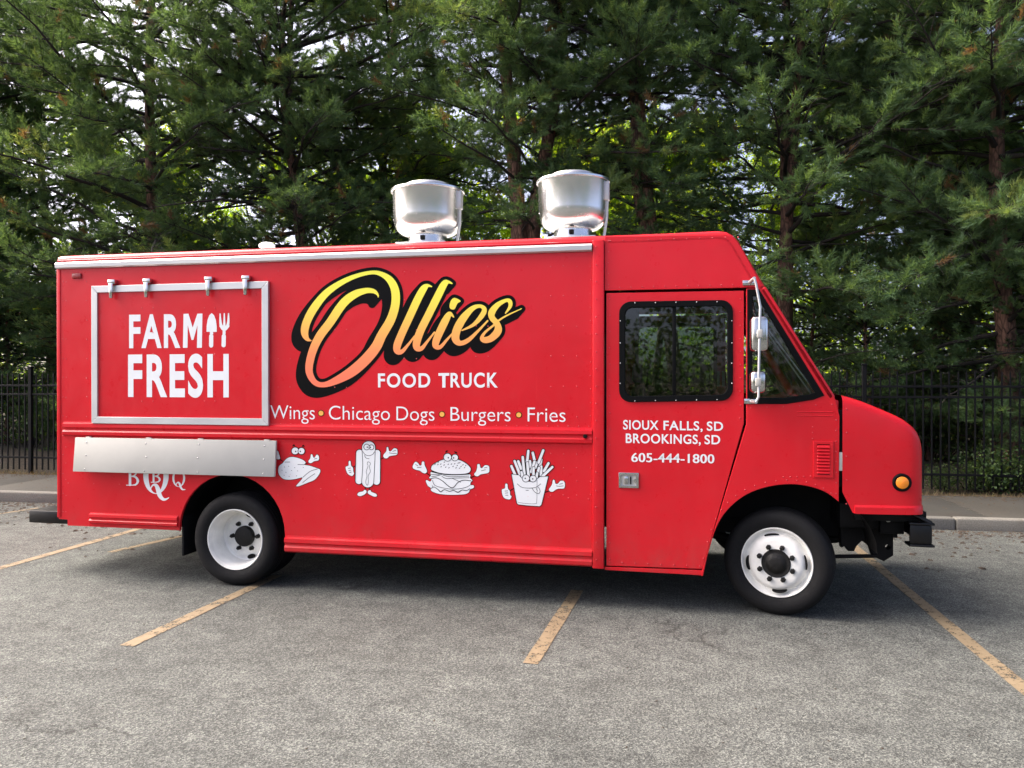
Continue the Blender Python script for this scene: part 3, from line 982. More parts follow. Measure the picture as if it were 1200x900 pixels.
for x_ in xs2:
    zt = top_at(x_); zb = hood_bottom(x_); i0 = inset(x_)
    r0 = min(.07, (zt - zb) * .4)
    pts = [(i0, zb), (i0, zb + (zt - r0 - zb) * .33), (i0, zb + (zt - r0 - zb) * .66)]
    pts += [(i0 + r0 - r0 * math.cos(R(a)), zt - r0 + r0 * math.sin(R(a))) for a in (0, 20, 40, 60, 80, 90)]
    pts += [(W * .3, zt + .02), (W * .5, zt + .03)]
    pts += [(W - p[0], p[1]) for p in pts[:-1][::-1]]
    rings.append([bm.verts.new((x_, yy, zz)) for yy, zz in pts])
for i in range(len(rings) - 1):
    for k in range(len(rings[0]) - 1):
        bm.faces.new((rings[i][k], rings[i][k + 1], rings[i + 1][k + 1], rings[i + 1][k]))
bm.faces.new(rings[-1][::-1])
bmesh.ops.recalc_face_normals(bm, faces=bm.faces)
hood = link('hood', bm_mesh('hood', bm), red, T, True, 50)
# moulded lip round the bottom of the hood
bm = bmesh.new()
lipx = [x_ for x_ in xs2 if x_ >= xb_ + .005]
lz1 = S(1040, 593.5)[1]
R1, R2 = [], []
path = [(x_, inset(x_) - .014) for x_ in lipx] + [(xn + .016, W * f) for f in (.2, .5, .8)] + [(x_, W - inset(x_) + .014) for x_ in lipx[::-1]]
prv = None
for x_, y_ in path:
    cen = Vector((x_ + (.004 if y_ < .3 or y_ > W - .3 else 0), y_, 0))
    inn = Vector((max(x_ - .03, 1.2) if .3 < y_ < W - .3 else x_, y_ + (.03 if y_ < W / 2 else -.03) if not (.3 < y_ < W - .3) else y_, 0))
    ring = [bm.verts.new((inn.x, inn.y, Z_HB - .004)), bm.verts.new((cen.x, cen.y, Z_HB - .004)), bm.verts.new((cen.x, cen.y, lz1 - .012)),
            bm.verts.new((cen.x * .6 + inn.x * .4, cen.y * .6 + inn.y * .4, lz1 + .004)), bm.verts.new((inn.x, inn.y, lz1 + .006))]
    if prv:
        for k in range(4):
            bm.faces.new((prv[k], prv[k + 1], ring[k + 1], ring[k]))
    else:
        bm.faces.new(ring)
    prv = ring
bm.faces.new(prv[::-1])
bmesh.ops.recalc_face_normals(bm, faces=bm.faces)
link('hood_lip', bm_mesh('hood_lip', bm), red, hood, True, 35)
# small step on the nose edge
nx, nz = S(1075, 582)
# grille, headlamps on the front
box('grille', (xn - .012, xn + .006, W * .3, W * .7, Z_HB + .12, top_at(xn) - .06), M['chassis'], hood, .004)
for k in range(6):
    z_ = Z_HB + .17 + k * .05
    if z_ < top_at(xn) - .08:
        box('grille_bar', (xn + .004, xn + .014, W * .31, W * .69, z_, z_ + .014), M['alu'], hood, .003)
for yy in (.36, W - .36):
    me = lathe_mesh('headlamp', [(.0001, -.012), (.07, -.010), (.085, 0), (.09, .02)], 24)
    h_ = link('headlamp', me, M['headlamp'], hood, True, 40)
    h_.rotation_euler = (0, 0, R(90)); h_.location = (xn, yy, Z_HB + .2)
# hinge gap shows a grey latch plate
gx, gz = S(985, 541)
box('hood_latch', (gx - .018, gx + .016, .006, .03, gz - .07, gz + .07), M['steel'], T, .002)
bz_, bzz = S(985.5, 470)[0], 0
box('gap_flashing', (S(983, 500)[0] - .01, S(987, 500)[0] + .03, 0.034, W - .034, hood_bottom(1.22) + .02, S(984, 478)[1] - .02), M['chassis'], T, .004)
# amber marker lamp
mx_, mz_ = S(1058, 566)
yy = inset(mx_)
me = lathe_mesh('marker_bezel', [(.068, .012), (.068, -.010), (.060, -.018), (.048, -.018), (.046, -.008), (.0001, -.008)], 28)
mk = link('marker_lamp', me, M['gasket'], hood, True, 35); mk.location = (mx_, yy, mz_)
me = lathe_mesh('marker_lens', [(.045, -.010), (.045, -.022), (.036, -.028), (.0001, -.030)], 28)
link('lens', me, M['amber'], mk, True, 40)
# dull red clearance lamp high at the rear
cx_, cz_ = S(90.5, 323.5)
rl = box('clearance_lamp', (cx_ - .05, cx_ + .05, -.014, -.001, cz_ - .024, cz_ + .024), M['lensred'], T, .008, 3)

# ------------------------------------------------------------------ serving hatch
hA, hB, hC, hD = (108.5, 334.5), (316.5, 331), (315, 498.5), (108, 496)
# outline points in world
hx0 = S(109.5, 335)[0]; hx1 = S(316.2, 332)[0]
hz1 = (S(*hA)[1] + S(*hB)[1]) / 2; hz0 = (S(*hC)[1] + S(*hD)[1]) / 2
fw = .062
hatch = panel('serving_hatch', [[(hx0 + fw - .01, hz0 + fw - .01), (hx1 - fw + .01, hz0 + fw - .01), (hx1 - fw + .01, hz1 - fw + .01), (hx0 + fw - .01, hz1 - fw + .01)]], -.014, .013, red, T, .002)
g = .0012
mit = [[(hx0, hz1), (hx1, hz1), (hx1 - fw, hz1 - fw), (hx0 + fw, hz1 - fw)],
       [(hx0, hz0), (hx0 + fw, hz0 + fw), (hx1 - fw, hz0 + fw), (hx1, hz0)],
       [(hx0, hz0 + g), (hx0, hz1 - g), (hx0 + fw, hz1 - fw - g), (hx0 + fw, hz0 + fw + g)],
       [(hx1, hz0 + g), (hx1 - fw, hz0 + fw + g), (hx1 - fw, hz1 - fw - g), (hx1, hz1 - g)]]
for lp in mit:
    panel('hatch_frame', [lp], -.030, .029, alu, hatch, .003)
for px_ in (134.5, 175.5, 247.5, 291):
    lx, _ = S(px_, 335)
    lt = box('hatch_latch', (lx - .038, lx + .038, -.052, -.001, hz1 + .012, hz1 + .052), M['chrome'], hatch, .006)
    bm = bmesh.new()
    add_box(bm, lx - .020, lx + .020, -.058, -.040, hz1 - .12, hz1 + .02, bev=.006, seg=2)
    for v in bm.verts:
        f = (hz1 + .02 - v.co.z) / .14
        v.co.x = lx + (v.co.x - lx) * (1.15 - .45 * f)
    link('lever', bm_mesh('lever', bm), M['chrome'], lt, True, 40)
# folded steel shelf hanging below the belt rail, bottom edge kicked out
sA, sB, sC, sD = (89, 512.5), (324.5, 516.5), (322.5, 558), (87, 553)
sx0, sx1 = S(89.5, 513, -.03)[0], S(324.5, 516, -.03)[0]
sz1 = (S(*sA, y=-.03)[1] + S(*sB, y=-.03)[1]) / 2; sz0 = (S(*sC, y=-.06)[1] + S(*sD, y=-.06)[1]) / 2
bm = bmesh.new()
add_box(bm, sx0, sx1, -.018, .006, sz0, sz1, bev=.004, seg=2)
for v in bm.verts:
    f = (sz1 - v.co.z) / (sz1 - sz0)
    v.co.y += -.028 - .030 * f
shelf = link('serving_shelf', bm_mesh('serving_shelf', bm), M['steel'], T, True, 40)
for f in (.06, .37, .63, .95):
    px_ = sx0 + (sx1 - sx0) * f
    bm = bmesh.new()
    for g_ in (.14, .52, .93):
        r_ = bmesh.ops.create_icosphere(bm, subdivisions=1, radius=.008)
        bmesh.ops.scale(bm, verts=r_['verts'], vec=(1, .4, 1))
        bmesh.ops.translate(bm, verts=r_['verts'], vec=(px_ + random.uniform(-.01, .01), -.047 - .030 * g_, sz1 - (sz1 - sz0) * g_))
    link('screw_row', bm_mesh('screw_row', bm), M['chrome'], shelf, True)
    box('shelf_hinge', (px_ - .025, px_ + .025, -.030, -.003, sz1 - .002, sz1 + .008), M['steel'], shelf, .004)

# ------------------------------------------------------------------ access doors outlined on the side (thin flange seams)
def seam(name, a, b, r=.0022, y=.0016):
    A = S(*a); B = S(*b)
    return tube(name, [(A[0], y, A[1]), (B[0], y, B[1])], r, red, T, 6)
for a, b in (((517.5, 434.5), (629, 433.5)), ((517.5, 434.5), (517.5, 496.5)), ((629, 433.5), (629, 497.5)), ((517.5, 518), (517.5, 586)), ((629, 519.5), (629, 589)), ((517.5, 586), (629, 589.5)), ((80, 518.2), (692, 522.5))):
    seam('seam', a, b)
# a thin drip strip over the belt and a dent line
# ------------------------------------------------------------------ rivets (too many and too small to pick apart)
riv = []
def vcol(px_, y0, y1, step, z0y=None):
    k = int((y1 - y0) / step)
    for i in range(k + 1):
        riv.append(S(px_ + random.uniform(-.25, .25), y0 + (y1 - y0) * i / max(k, 1) + random.uniform(-.6, .6)))
def hrow(x0, x1, ya, yb, step):
    k = int((x1 - x0) / step)
    for i in range(k + 1):
        f = i / max(k, 1)
        riv.append(S(x0 + (x1 - x0) * f, ya + (yb - ya) * f))
for c_ in (77.5, 101.5):
    vcol(c_, 330, 488, 20)
vcol(77.5, 524, 600, 18)
vcol(74, 330, 600, 22)
for c_ in (326, 340, 392.7, 406.3, 474, 488, 558, 572, 645.5, 660.5, 676, 692):
    vcol(c_, 312 if c_ > 500 else 318, 488, 30.5 if c_ < 690 else 15)
    vcol(c_, 532, 580, 15 if c_ > 600 else 17)
for x_, y_ in [(px_, py_) for px_ in (167.5, 180.6, 240.7, 253) for py_ in (361, 390, 415, 470)]:
    riv.append(S(x_, y_))
hrow(337, 690, 630.5, 649.5, 9)
hrow(108, 205, 603.5, 609.0, 8)
hrow(76, 690, 494.6, 499.6, 12)
hrow(80, 200, 566, 569, 26); hrow(345, 500, 572, 576, 26)
hrow(500, 690, 576, 585, 22)
hrow(86, 690, 315.5, 293.5, 24)
vcol(713, 282, 334, 13); vcol(699, 290, 655, 20)
hrow(715, 865, 282, 278, 15); hrow(713, 885, 337, 333, 13)
vcol(714.5, 350, 655, 18); vcol(867.5, 350, 490, 15)
hrow(714, 820, 658.5, 663.5, 14)
hrow(866, 822, 505, 655, 6)
hrow(876, 829, 500, 655, 6)
vcol(980, 492, 578, 12)
for i in range(2, len(arch_px) - 1, 2):
    x_, y_ = arch_px[i]; riv.append(S(x_ - 3, y_ - 5))
hrow(880, 975, 478, 474, 16)
vcol(952, 500, 514, 7); hrow(918, 950, 559, 558, 7)
vcol(992, 480, 590, 24)
rv = []; rf = []
tmpl = [(0, -.0034, 0)] + [(.0048 * math.cos(a), -.0018, .0048 * math.sin(a)) for a in np.linspace(0, 2 * math.pi, 7)[:-1]] + [(.0062 * math.cos(a), 0.001, .0062 * math.sin(a)) for a in np.linspace(0, 2 * math.pi, 7)[:-1]]
for x_, z_ in riv:
    b0 = len(rv)
    yo = -.014 if (hx0 + fw < x_ < hx1 - fw and hz0 + fw < z_ < hz1 - fw) else (-.0245 if (S(700, 400)[0] - .06 < x_ < XP1 and z_ < Z_TOPEDGE and x_ > XP0) else 0.0)
    rv += [(x_ + a, yo + b, z_ + c) for a, b, c in tmpl]
    for k in range(6):
        k2 = (k + 1) % 6
        rf.append((b0, b0 + 1 + k2, b0 + 1 + k)); rf.append((b0 + 1 + k, b0 + 1 + k2, b0 + 7 + k2)); rf.append((b0 + 1 + k, b0 + 7 + k2, b0 + 7 + k))
kind(link('rivets', np_mesh('rivets', np.array(rv), np.array(rf)), simple('rivet_red', (0.58, 0.035, 0.045), 0.3), T, True), 'stuff')

# ------------------------------------------------------------------ wheels
tyre_prof = [(.268, .015), (.275, -.002), (.300, -.014), (.335, -.020), (.365, -.016), (.388, -.004), (.400, .012), (.406, .022), (.408, .030),
             (.4085, .055), (.402, .057), (.402, .064), (.4085, .066), (.4085, .098), (.402, .100), (.402, .107), (.4085, .109),
             (.4085, .140), (.402, .142), (.402, .149), (.4085, .151), (.408, .178), (.400, .196), (.365, .224), (.335, .228), (.30, .222), (.268, .195)]
tyre_prof = [(r * WR / .4085, a) for r, a in tyre_prof]
tyre_me = lathe_mesh('tyre', tyre_prof, 72, close=False)
front_rim = lathe_mesh('front_rim', [(.268, .20), (.270, .016), (.272, .002), (.268, -.005), (.262, -.004), (.256, .006), (.246, .028), (.238, .040), (.228, .040), (.222, .030), (.205, -.004), (.190, -.018), (.170, -.024), (.10, -.026), (.10, .02), (.0001, .02)], 64, close=False)
rear_rim = lathe_mesh('rear_rim', [(.268, .20), (.270, .016), (.272, .002), (.268, -.005), (.262, -.004), (.256, .006), (.248, .030), (.244, .062), (.236, .072), (.232, .130), (.228, .140), (.222, .188), (.204, .200), (.176, .194), (.158, .184), (.08, .182), (.08, .22), (.0001, .22)], 64, close=False)
front_hub = lathe_mesh('hub', [(.110, .0), (.110, -.030), (.104, -.034), (.084, -.030), (.074, -.034), (.060, -.046), (.045, -.050), (.030, -.052), (.0001, -.053)], 40, close=False)
rear_hub = lathe_mesh('hub', [(.094, .20), (.093, .150), (.086, .140), (.060, .134), (.0001, .132)], 24, close=False)
bm = bmesh.new()
r_ = bmesh.ops.create_cone(bm, cap_ends=True, segments=6, radius1=.0215, radius2=.019, depth=.03)
r2_ = bmesh.ops.create_cone(bm, cap_ends=True, segments=14, radius1=.012, radius2=.010, depth=.02)
bmesh.ops.translate(bm, verts=r2_['verts'], vec=(0, 0, .022))
bmesh.ops.rotate(bm, verts=bm.verts, cent=(0, 0, 0), matrix=Matrix.Rotation(R(90), 3, 'X'))
nut_me = bm_mesh('lug_nut', bm)
def wheel(loc, rear, steer=0.0, far=False, off=0.0):
    w = link('wheel', rear_rim if rear else front_rim, M['rim'], T, True, 35)
    w.location = loc
    w.rotation_euler = (0, 0, steer + (math.pi if far else 0))
    t = link('tyre', tyre_me, M['rubber'], w, True, 40)
    h = link('hub', rear_hub if rear else front_hub, M['hub'], w, True, 35)
    nn = 6 if rear else 8
    for k in range(nn):
        a = 2 * math.pi * (k + (0 if rear else .5) + off) / nn
        n_ = link('lug_nut', nut_me, M['hub'], w, True, 30)
        rn = .126 if rear else .132
        n_.location = (rn * math.cos(a), (.170 if rear else -.036), rn * math.sin(a))
        n_.rotation_euler = (0, random.uniform(0, 1), 0)
    for a in ((-74, 78) if rear else (100, 6, 186, 276)):
        a = R(a)
        hh = bmesh.new()
        r_ = bmesh.ops.create_circle(hh, cap_ends=True, segments=20, radius=.5)
        for v in hh.verts:
            v.co = Vector((v.co.x * (.115 if not rear else .085), -.002, v.co.y * (.062 if not rear else .046)))
        if rear:
            hh.transform(Matrix.Rotation(math.pi / 2 - a, 4, 'Y') @ Matrix.Translation((0, .192, .195)) @ Matrix.Rotation(R(-8), 4, 'X'))
        else:
            hh.transform(Matrix.Rotation(math.pi / 2 - a, 4, 'Y') @ Matrix.Translation((0, .006, .2140)) @ Matrix.Rotation(R(52), 4, 'X'))
        bmesh.ops.recalc_face_normals(hh, faces=hh.faces)
        link('hand_hole_disc', bm_mesh('hand_hole_disc', hh), M['chassis'], w)  # solid black disc; the shade of an open hand hole put into its colour
    return w
wheel((FWX, .085, WR), False, R(-16.0), False, 0.04)
wheel((FWX, W - .085, WR), False, R(-16.0), True)
wheel((RWX, .030, WR), True, 0, False, 0.02)
wheel((RWX, W - .030, WR), True, 0, True)
for yy in (.30, W - .53):
    t = link('inner_tyre', tyre_me, M['rubber'], T, True, 40)
    t.location = (RWX, yy, WR)

# ------------------------------------------------------------------ chassis
CH = M['chassis']
for yy in (.72, W - .80):
    box('frame_rail', (XR + .15, 1.80, yy, yy + .08, .66 - .14, .66 + .06), CH, T, .006)
tube('rear_axle', [(RWX, .25, WR), (RWX, W - .25, WR)], .07, CH, T, 14)
me = lathe_mesh('differential', [(.0001, -.2), (.12, -.15), (.18, -.04), (.18, .06), (.12, .16), (.0001, .2)], 20)
df = link('differential', me, CH, T, True); df.location = (RWX, W / 2, WR)
tube('drive_shaft', [(RWX + .15, W / 2, WR), (-1.2, W / 2, .58), (.5, W / 2, .62)], .05, CH, T, 10)
box('front_axle', (FWX - .06, FWX + .06, .33, W - .33, WR - .09, WR - .01), CH, T, .02)
for yy in (.70, W - .80):
    tube('leaf_spring', [(FWX - .62, yy + .05, .52), (FWX, yy + .05, .40), (FWX + .62, yy + .05, .50)], .035, CH, T, 8)
    tube('leaf_spring', [(RWX - .7, yy + .05, .58), (RWX, yy + .05, .50), (RWX + .7, yy + .05, .58)], .045, CH, T, 8)
box('fuel_tank', (-2.7, -1.5, .12, .68, .36, .62), CH, T, .05, 3)
box('muffler', (-1.2, .1, W - .62, W - .2, .36, .58), CH, T, .08, 3)
box('step_well', (XP1 + .05, .0, .12, .5, .36, .60), CH, T, .02)
# wheel housings: dark tunnels above the wheels
def housing(cx, rx, ztop_, y0, y1, zb=.5):
    bm = bmesh.new()
    pts = [(cx + rx * math.cos(R(a)), zb + (ztop_ - zb) * math.sin(R(a))) for a in range(0, 181, 10)]
    A = [bm.verts.new((x_, y0, z_)) for x_, z_ in pts]; B = [bm.verts.new((x_, y1, z_)) for x_, z_ in pts]
    for i in range(len(pts) - 1):
        bm.faces.new((A[i], A[i + 1], B[i + 1], B[i]))
    bm.faces.new(B)
    bmesh.ops.recalc_face_normals(bm, faces=bm.faces)
    o = link('wheel_housing', bm_mesh('wheel_housing', bm), CH, T, True, 40)
    return o
housing(acx, archr + .01, ztop + .01, .032, .66)
housing(acx, archr + .01, ztop + .01, W - .032, W - .66)
housing(FWX + .02, .70, S(925, 565)[1], .034, .70, .52)
housing(FWX + .02, .70, S(925, 565)[1], W - .034, W - .70, .52)
# engine block shadow mass under hood
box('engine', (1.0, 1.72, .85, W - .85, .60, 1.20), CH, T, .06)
# mud flap
fx, fz = S(222, 622)
box('mud_flap', (xa0 - .015, xa0 + .006, .06, .58, S(215, 656)[1] + .02, .60), M['rubber'], T, .003)
# front bumper with returned end, bracket and steering link
bx0, bz1_ = S(1066, 612); bx1, bz0_ = S(1093, 643)
BY = .10
zb0, zb1 = S(1080, 641, BY)[1], S(1080, 613, BY)[1]
xe0, xe1 = S(1066.5, 620, BY)[0], S(1092, 620, BY)[0]
bmp = box('bumper', (xe1 - .07, xe1 + .012, BY + .02, W - BY - .02, zb0 + .02, zb1 - .02), M['satin'], T, .015, 3)
for y0_, y1_ in ((BY, BY + .03), (W - BY - .03, W - BY)):
    box('bumper_end', (xe0, xe1, y0_, y1_, zb0 + .02, zb1 - .018), M['satin'], bmp, .006)
    for zf in (zb0, zb1 - .016):
        bm = bmesh.new()
        add_box(bm, xe0 - .008, xe1 + .02, y0_ - .014 if y0_ < 1 else y0_ - .1, y1_ + .1 if y0_ < 1 else y1_ + .014, zf, zf + .018, bev=.006, seg=2)
        link('bumper_flange', bm_mesh('bumper_flange', bm), M['satin'], bmp, True, 40)
for y_ in (.16, W - .22):
    box('bumper_bracket', (xb_ + .05, xe1 - .02, y_, y_ + .06, zb1 - .004, Z_HB + .002), CH, T, .004)
# diagonal brace from hood to bumper tip
tube('bumper_brace', [(S(1080, 604, .1)[0] - .06, .16, Z_HB - .01), (xe1 + .002, .12, zb1 - .005)], .018, M['satin'], T, 8)
# spring hanger / tow bracket with a hole
YB = .42
hang = [(1021, 604), (1047, 604), (1047, 651), (1036, 658), (1023, 652), (1019, 640), (1010, 634), (1004, 640), (1001, 646), (994, 646), (990, 640), (986, 642), (984, 604)]
panel('spring_hanger', [px_loop(hang, YB), [(S(1040.5, 641, YB)[0] + .02 * math.cos(a), S(1040.5, 641, YB)[1] + .02 * math.sin(a)) for a in np.linspace(0, 2 * math.pi, 13)[:-1]]], YB, .10, CH, T, .006)
sa = S(978, 655, YB - .03); sb = S(1026, 651.5, YB - .03)
tube('steering_link', [(sa[0] - .35, YB - .03, sa[1]), (sb[0], YB - .03, sb[1])], .016, CH, T, 8)
box('chassis_front', (S(984, 600, .3)[0], S(1057, 600, .3)[0], .30, W - .30, S(1040, 620, .3)[1], Z_HB + .03), CH, T, .01)
box('tow_plate', (S(1030, 600, .3)[0], S(1058, 600, .3)[0], .26, .32, S(1040, 625, .28)[1], S(1040, 604, .28)[1]), CH, T, .006)
tube('chassis_bolt', [(S(1041, 609, .25)[0], .262, S(1041, 609, .25)[1]), (S(1041, 609, .25)[0], .25, S(1041, 609, .25)[1])], .02, M['steel'], T)
# inside the arch: splash plate
# rear bumper step
rb = bmesh.new()
rx0, rz0 = S(33, 611, .16); rx1, rz1 = S(72, 597, .16)
add_box(rb, rx0 + .005, XR - .022, .16, W - .12, rz0 - .012, rz1 - .02, bev=.012, seg=2)
rbo = link('rear_step', bm_mesh('rear_step', rb), M['satin'], T, True, 40)
for yy in (.6, W - .7):
    box('step_bracket', (XR - .024, XR + .3, yy, yy + .06, rz0 - .01, rz1 - .03), CH, rbo, .004)

# ------------------------------------------------------------------ mirror on its arm
YM = -.20
arm_px = [(884, 326), (886, 333), (889.5, 352), (891, 360), (890.5, 375), (890, 400), (889.3, 430), (889.0, 455), (889, 465), (886, 471)]
arm = [(S(*p, y=YM)[0], YM, S(*p, y=YM)[1]) for p in arm_px]
mir = tube('mirror_arm', arm, .0095, M['alu'], T, 10)
for p0, p1 in ((arm[0], (arm[0][0] - .02, .0, arm[0][2] - .01)), (arm[-1], (arm[-1][0] - .02, .0, arm[-1][2]))):
    tube('arm_bracket', [p0, p1], .013, M['alu'], mir, 8)
    box('bracket_foot', (p1[0] - .05, p1[0] + .04, -.012, -.001, p1[2] - .02, p1[2] + .02), M['chrome'], mir, .004)
for (a, b), nm in ((((880.5, 370), (901.5, 412)), 'mirror_head'), (((880, 434.5), (898.5, 461)), 'convex_mirror')):
    x0_, z1_ = S(*a, y=YM - .03); x1_, z0_ = S(*b, y=YM - .03)
    bm = bmesh.new()
    add_box(bm, x0_, x1_, YM - .02 + .02, YM + .16, z0_, z1_, bev=.035, seg=4)
    mh = link(nm, bm_mesh(nm, bm), M['chrome'], mir, True, 50)
    box('mirror_clamp', ((x0_ + x1_) / 2 - .022, (x0_ + x1_) / 2 + .018, YM - .022, YM + .012, (z0_ + z1_) / 2 - .03, (z0_ + z1_) / 2 + .03), M['steel'], mh, .006)

# ------------------------------------------------------------------ cab interior
I = M['dark']
box('cab_floor', (XP1, 1.1, .72, W - .72, .645, .70), I, T, .01)
box('headliner', (XP0 + .055, .36, .06, W - .06, 2.80, 2.84), I, T, .01)
dash = box('dashboard', (.72, 1.10, .10, W - .10, 1.05, 1.46), I, T, .06, 3)
box('dash_tray', (.80, 1.02, .35, .75, 1.462, 1.50), M['steel'], dash, .01)
box('vent_duct', (.66, .80, .30, .62, 1.463, 1.54), I, dash, .02)
sw = bpy.data.objects.new('steering_wheel', None)
bm = bmesh.new()
ringpts = [(.22 * math.cos(a), .22 * math.sin(a), 0) for a in np.linspace(0, 2 * math.pi, 25)]
add_tube(bm, ringpts, .016, 8, False)
for a in (90, 210, 330):
    add_tube(bm, [(0, 0, -.02), (.215 * math.cos(R(a)), .215 * math.sin(R(a)), 0)], .012, 6)
add_tube(bm, [(0, 0, 0), (0, 0, -.35)], .03, 10)
bm.transform(Matrix.Translation((.58, W - .65, 1.52)) @ Matrix.Rotation(R(-32), 4, 'Y'))
bpy.data.objects.remove(sw)
link('steering_wheel', bm_mesh('steering_wheel', bm), M['gasket'], T, True, 50)
def seat(y0):
    s_ = box('seat', (-.35, .15, y0, y0 + .5, 1.02, 1.15), M['cloth'], T, .05, 3)
    bm = bmesh.new(); add_box(bm, -.43, -.30, y0 + .02, y0 + .48, 1.12, 1.78, bev=.05, seg=3)
    link('backrest', bm_mesh('backrest', bm), M['cloth'], s_, True, 50)
    bm = bmesh.new(); add_box(bm, -.43, -.33, y0 + .13, y0 + .37, 1.80, 2.0, bev=.045, seg=3)
    link('headrest', bm_mesh('headrest', bm), M['cloth'], s_, True, 50)
    box('seat_base', (-.28, .08, y0 + .1, y0 + .4, .70, 1.03), I, s_, .02)
seat(W - .95)
box('cab_shelf', (XP0 + .06, XP0 + .32, .5, 1.1, 2.25, 2.6), I, T, .02)

# ------------------------------------------------------------------ roof exhaust fans
def fan(px_c, px_w, py_top, y_):
    cx_ = S(px_c, 270, y_)[0]
    d_ = px_w * math.hypot(1, 0) 
    xa = S(px_c - px_w / 2, 250, y_)[0]; xb2 = S(px_c + px_w / 2, 250, y_)[0]
    rr = (xb2 - xa) / 2 * .985
    ztop_ = S(px_c, py_top, y_)[1]
    zb = 3.03
    H = ztop_ - zb
    k = rr / .32
    zr = H - .072                            # rim height
    p = [(.185 * k, .02), (.178 * k, .05), (.174 * k, .105), (.20 * k, .108), (.24 * k, .120), (.27 * k, .142), (.292 * k, .175), (.305 * k, .22), (.312 * k, .27),
         (.318 * k, zr - .02), (.321 * k, zr - .012), (.334 * k, zr - .010), (.336 * k, zr), (.334 * k, zr + .008), (.31 * k, zr + .012)]
    f = link('exhaust_fan', lathe_mesh('exhaust_fan', p, 64, 'Z', close=False), M['spun'], T, True, 50)
    f.location = (cx_, y_, zb)
    capp = [(.31 * k, zr + .012), (.25 * k, zr + .030), (.215 * k, zr + .040), (.208 * k, zr + .058), (.195 * k, zr + .067), (.15 * k, zr + .070), (.0001, zr + .072)]
    link('fan_cap', lathe_mesh('fan_cap', capp, 64, 'Z', close=False), M['spun'], f, True, 50)
    bm = bmesh.new(); add_box(bm, -.23 * k, .23 * k, -.23 * k, .23 * k, -.03, .022, bev=.006, seg=2)
    link('fan_base', bm_mesh('fan_base', bm), M['alu'], f, True, 40)
    bm = bmesh.new(); add_box(bm, 0.295 * k, .335 * k, -.09, -.01, zr - .18, zr - .02, bev=.006, seg=2)
    link('switch_box', bm_mesh('switch_box', bm), M['alu'], f, True, 40)
    tube('conduit', [(.315 * k, -.05, zr - .18), (.31 * k, -.04, .2), (.28 * k, -.03, .0)], .014, M['alu'], f, 8)
    bm = bmesh.new(); add_box(bm, -.012, .03, -.192 * k, -.168 * k, .045, .085, bev=.004, seg=1)
    link('drain_spout', bm_mesh('drain_spout', bm), M['chassis'], f, True, 40)
    bm = bmesh.new()
    for q in range(10):
        a = 2 * math.pi * q / 10 + .3
        r_ = bmesh.ops.create_icosphere(bm, subdivisions=1, radius=.006)
        bmesh.ops.translate(bm, verts=r_['verts'], vec=(.309 * k * math.cos(a), .309 * k * math.sin(a), .25))
    kind(link('fan_rivets', bm_mesh('fan_rivets', bm), M['chrome'], f, True), 'stuff')
    return f
fan(501.5, 80, 216.0, .52)
fan(671.5, 83, 204.5, .52)
vx, vz = S(313, 287, .5)
me = lathe_mesh('roof_vent', [(.05, 0), (.05, .1), (.075, .11), (.075, .135), (.05, .155), (.0001, .16)], 20, 'Z', close=False)
rvn = link('roof_vent', me, M['white'], T, True, 50); rvn.location = (vx, .5, vz - .135)
# ================================================================== LETTERING AND PRINT ON THE TRUCK (flat vinyl sheets)
def grid(x0, y0, x1, y1, st):
    gx = np.arange(x0, x1 + st, st); gy = np.arange(y0, y1 + st, st)
    return gx, gy, *np.meshgrid(gx, gy)

def f_stroke(GX, GY, pts, n=6, smooth=True):
    """pts: (x, y, width); returns distance field (<0 inside)"""
    P = smooth_poly(pts, n) if smooth and len(pts) > 2 else pts
    F = np.full(GX.shape, 1e3)
    x0, y0 = GX[0, 0], GY[0, 0]; st = GX[0, 1] - GX[0, 0]
    for a, b in zip(P, P[1:]):
        pad = max(a[2], b[2]) / 2 + 18
        i0 = max(int((min(a[0], b[0]) - pad - x0) / st), 0); i1 = min(int((max(a[0], b[0]) + pad - x0) / st) + 2, GX.shape[1])
        j0 = max(int((min(a[1], b[1]) - pad - y0) / st), 0); j1 = min(int((max(a[1], b[1]) + pad - y0) / st) + 2, GX.shape[0])
        if i1 <= i0 or j1 <= j0: continue
        X = GX[j0:j1, i0:i1]; Y = GY[j0:j1, i0:i1]
        dx, dy = b[0] - a[0], b[1] - a[1]
        l2 = dx * dx + dy * dy + 1e-9
        t = np.clip(((X - a[0]) * dx + (Y - a[1]) * dy) / l2, 0, 1)
        d = np.hypot(X - a[0] - t * dx, Y - a[1] - t * dy) - (a[2] + (b[2] - a[2]) * t) / 2
        F[j0:j1, i0:i1] = np.minimum(F[j0:j1, i0:i1], d)
    return F

def f_poly(GX, GY, pts, smooth=False, n=4):
    P = smooth_poly(pts, n, True) if smooth else pts
    F = np.full(GX.shape, 1e6); ins = np.zeros(GX.shape, bool)
    m = len(P)
    for i in range(m):
        a, b = P[i], P[(i + 1) % m]
        dx, dy = b[0] - a[0], b[1] - a[1]
        t = np.clip(((GX - a[0]) * dx + (GY - a[1]) * dy) / (dx * dx + dy * dy + 1e-12), 0, 1)
        F = np.minimum(F, np.hypot(GX - a[0] - t * dx, GY - a[1] - t * dy))
        if abs(dy) > 1e-9:
            c = ((a[1] > GY) != (b[1] > GY)) & (GX < dx * (GY - a[1]) / dy + a[0])
            ins ^= c
    return np.where(ins, -F, F)

def f_ell(GX, GY, cx, cy, rx, ry):
    return (np.hypot((GX - cx) / rx, (GY - cy) / ry) - 1) * min(rx, ry)

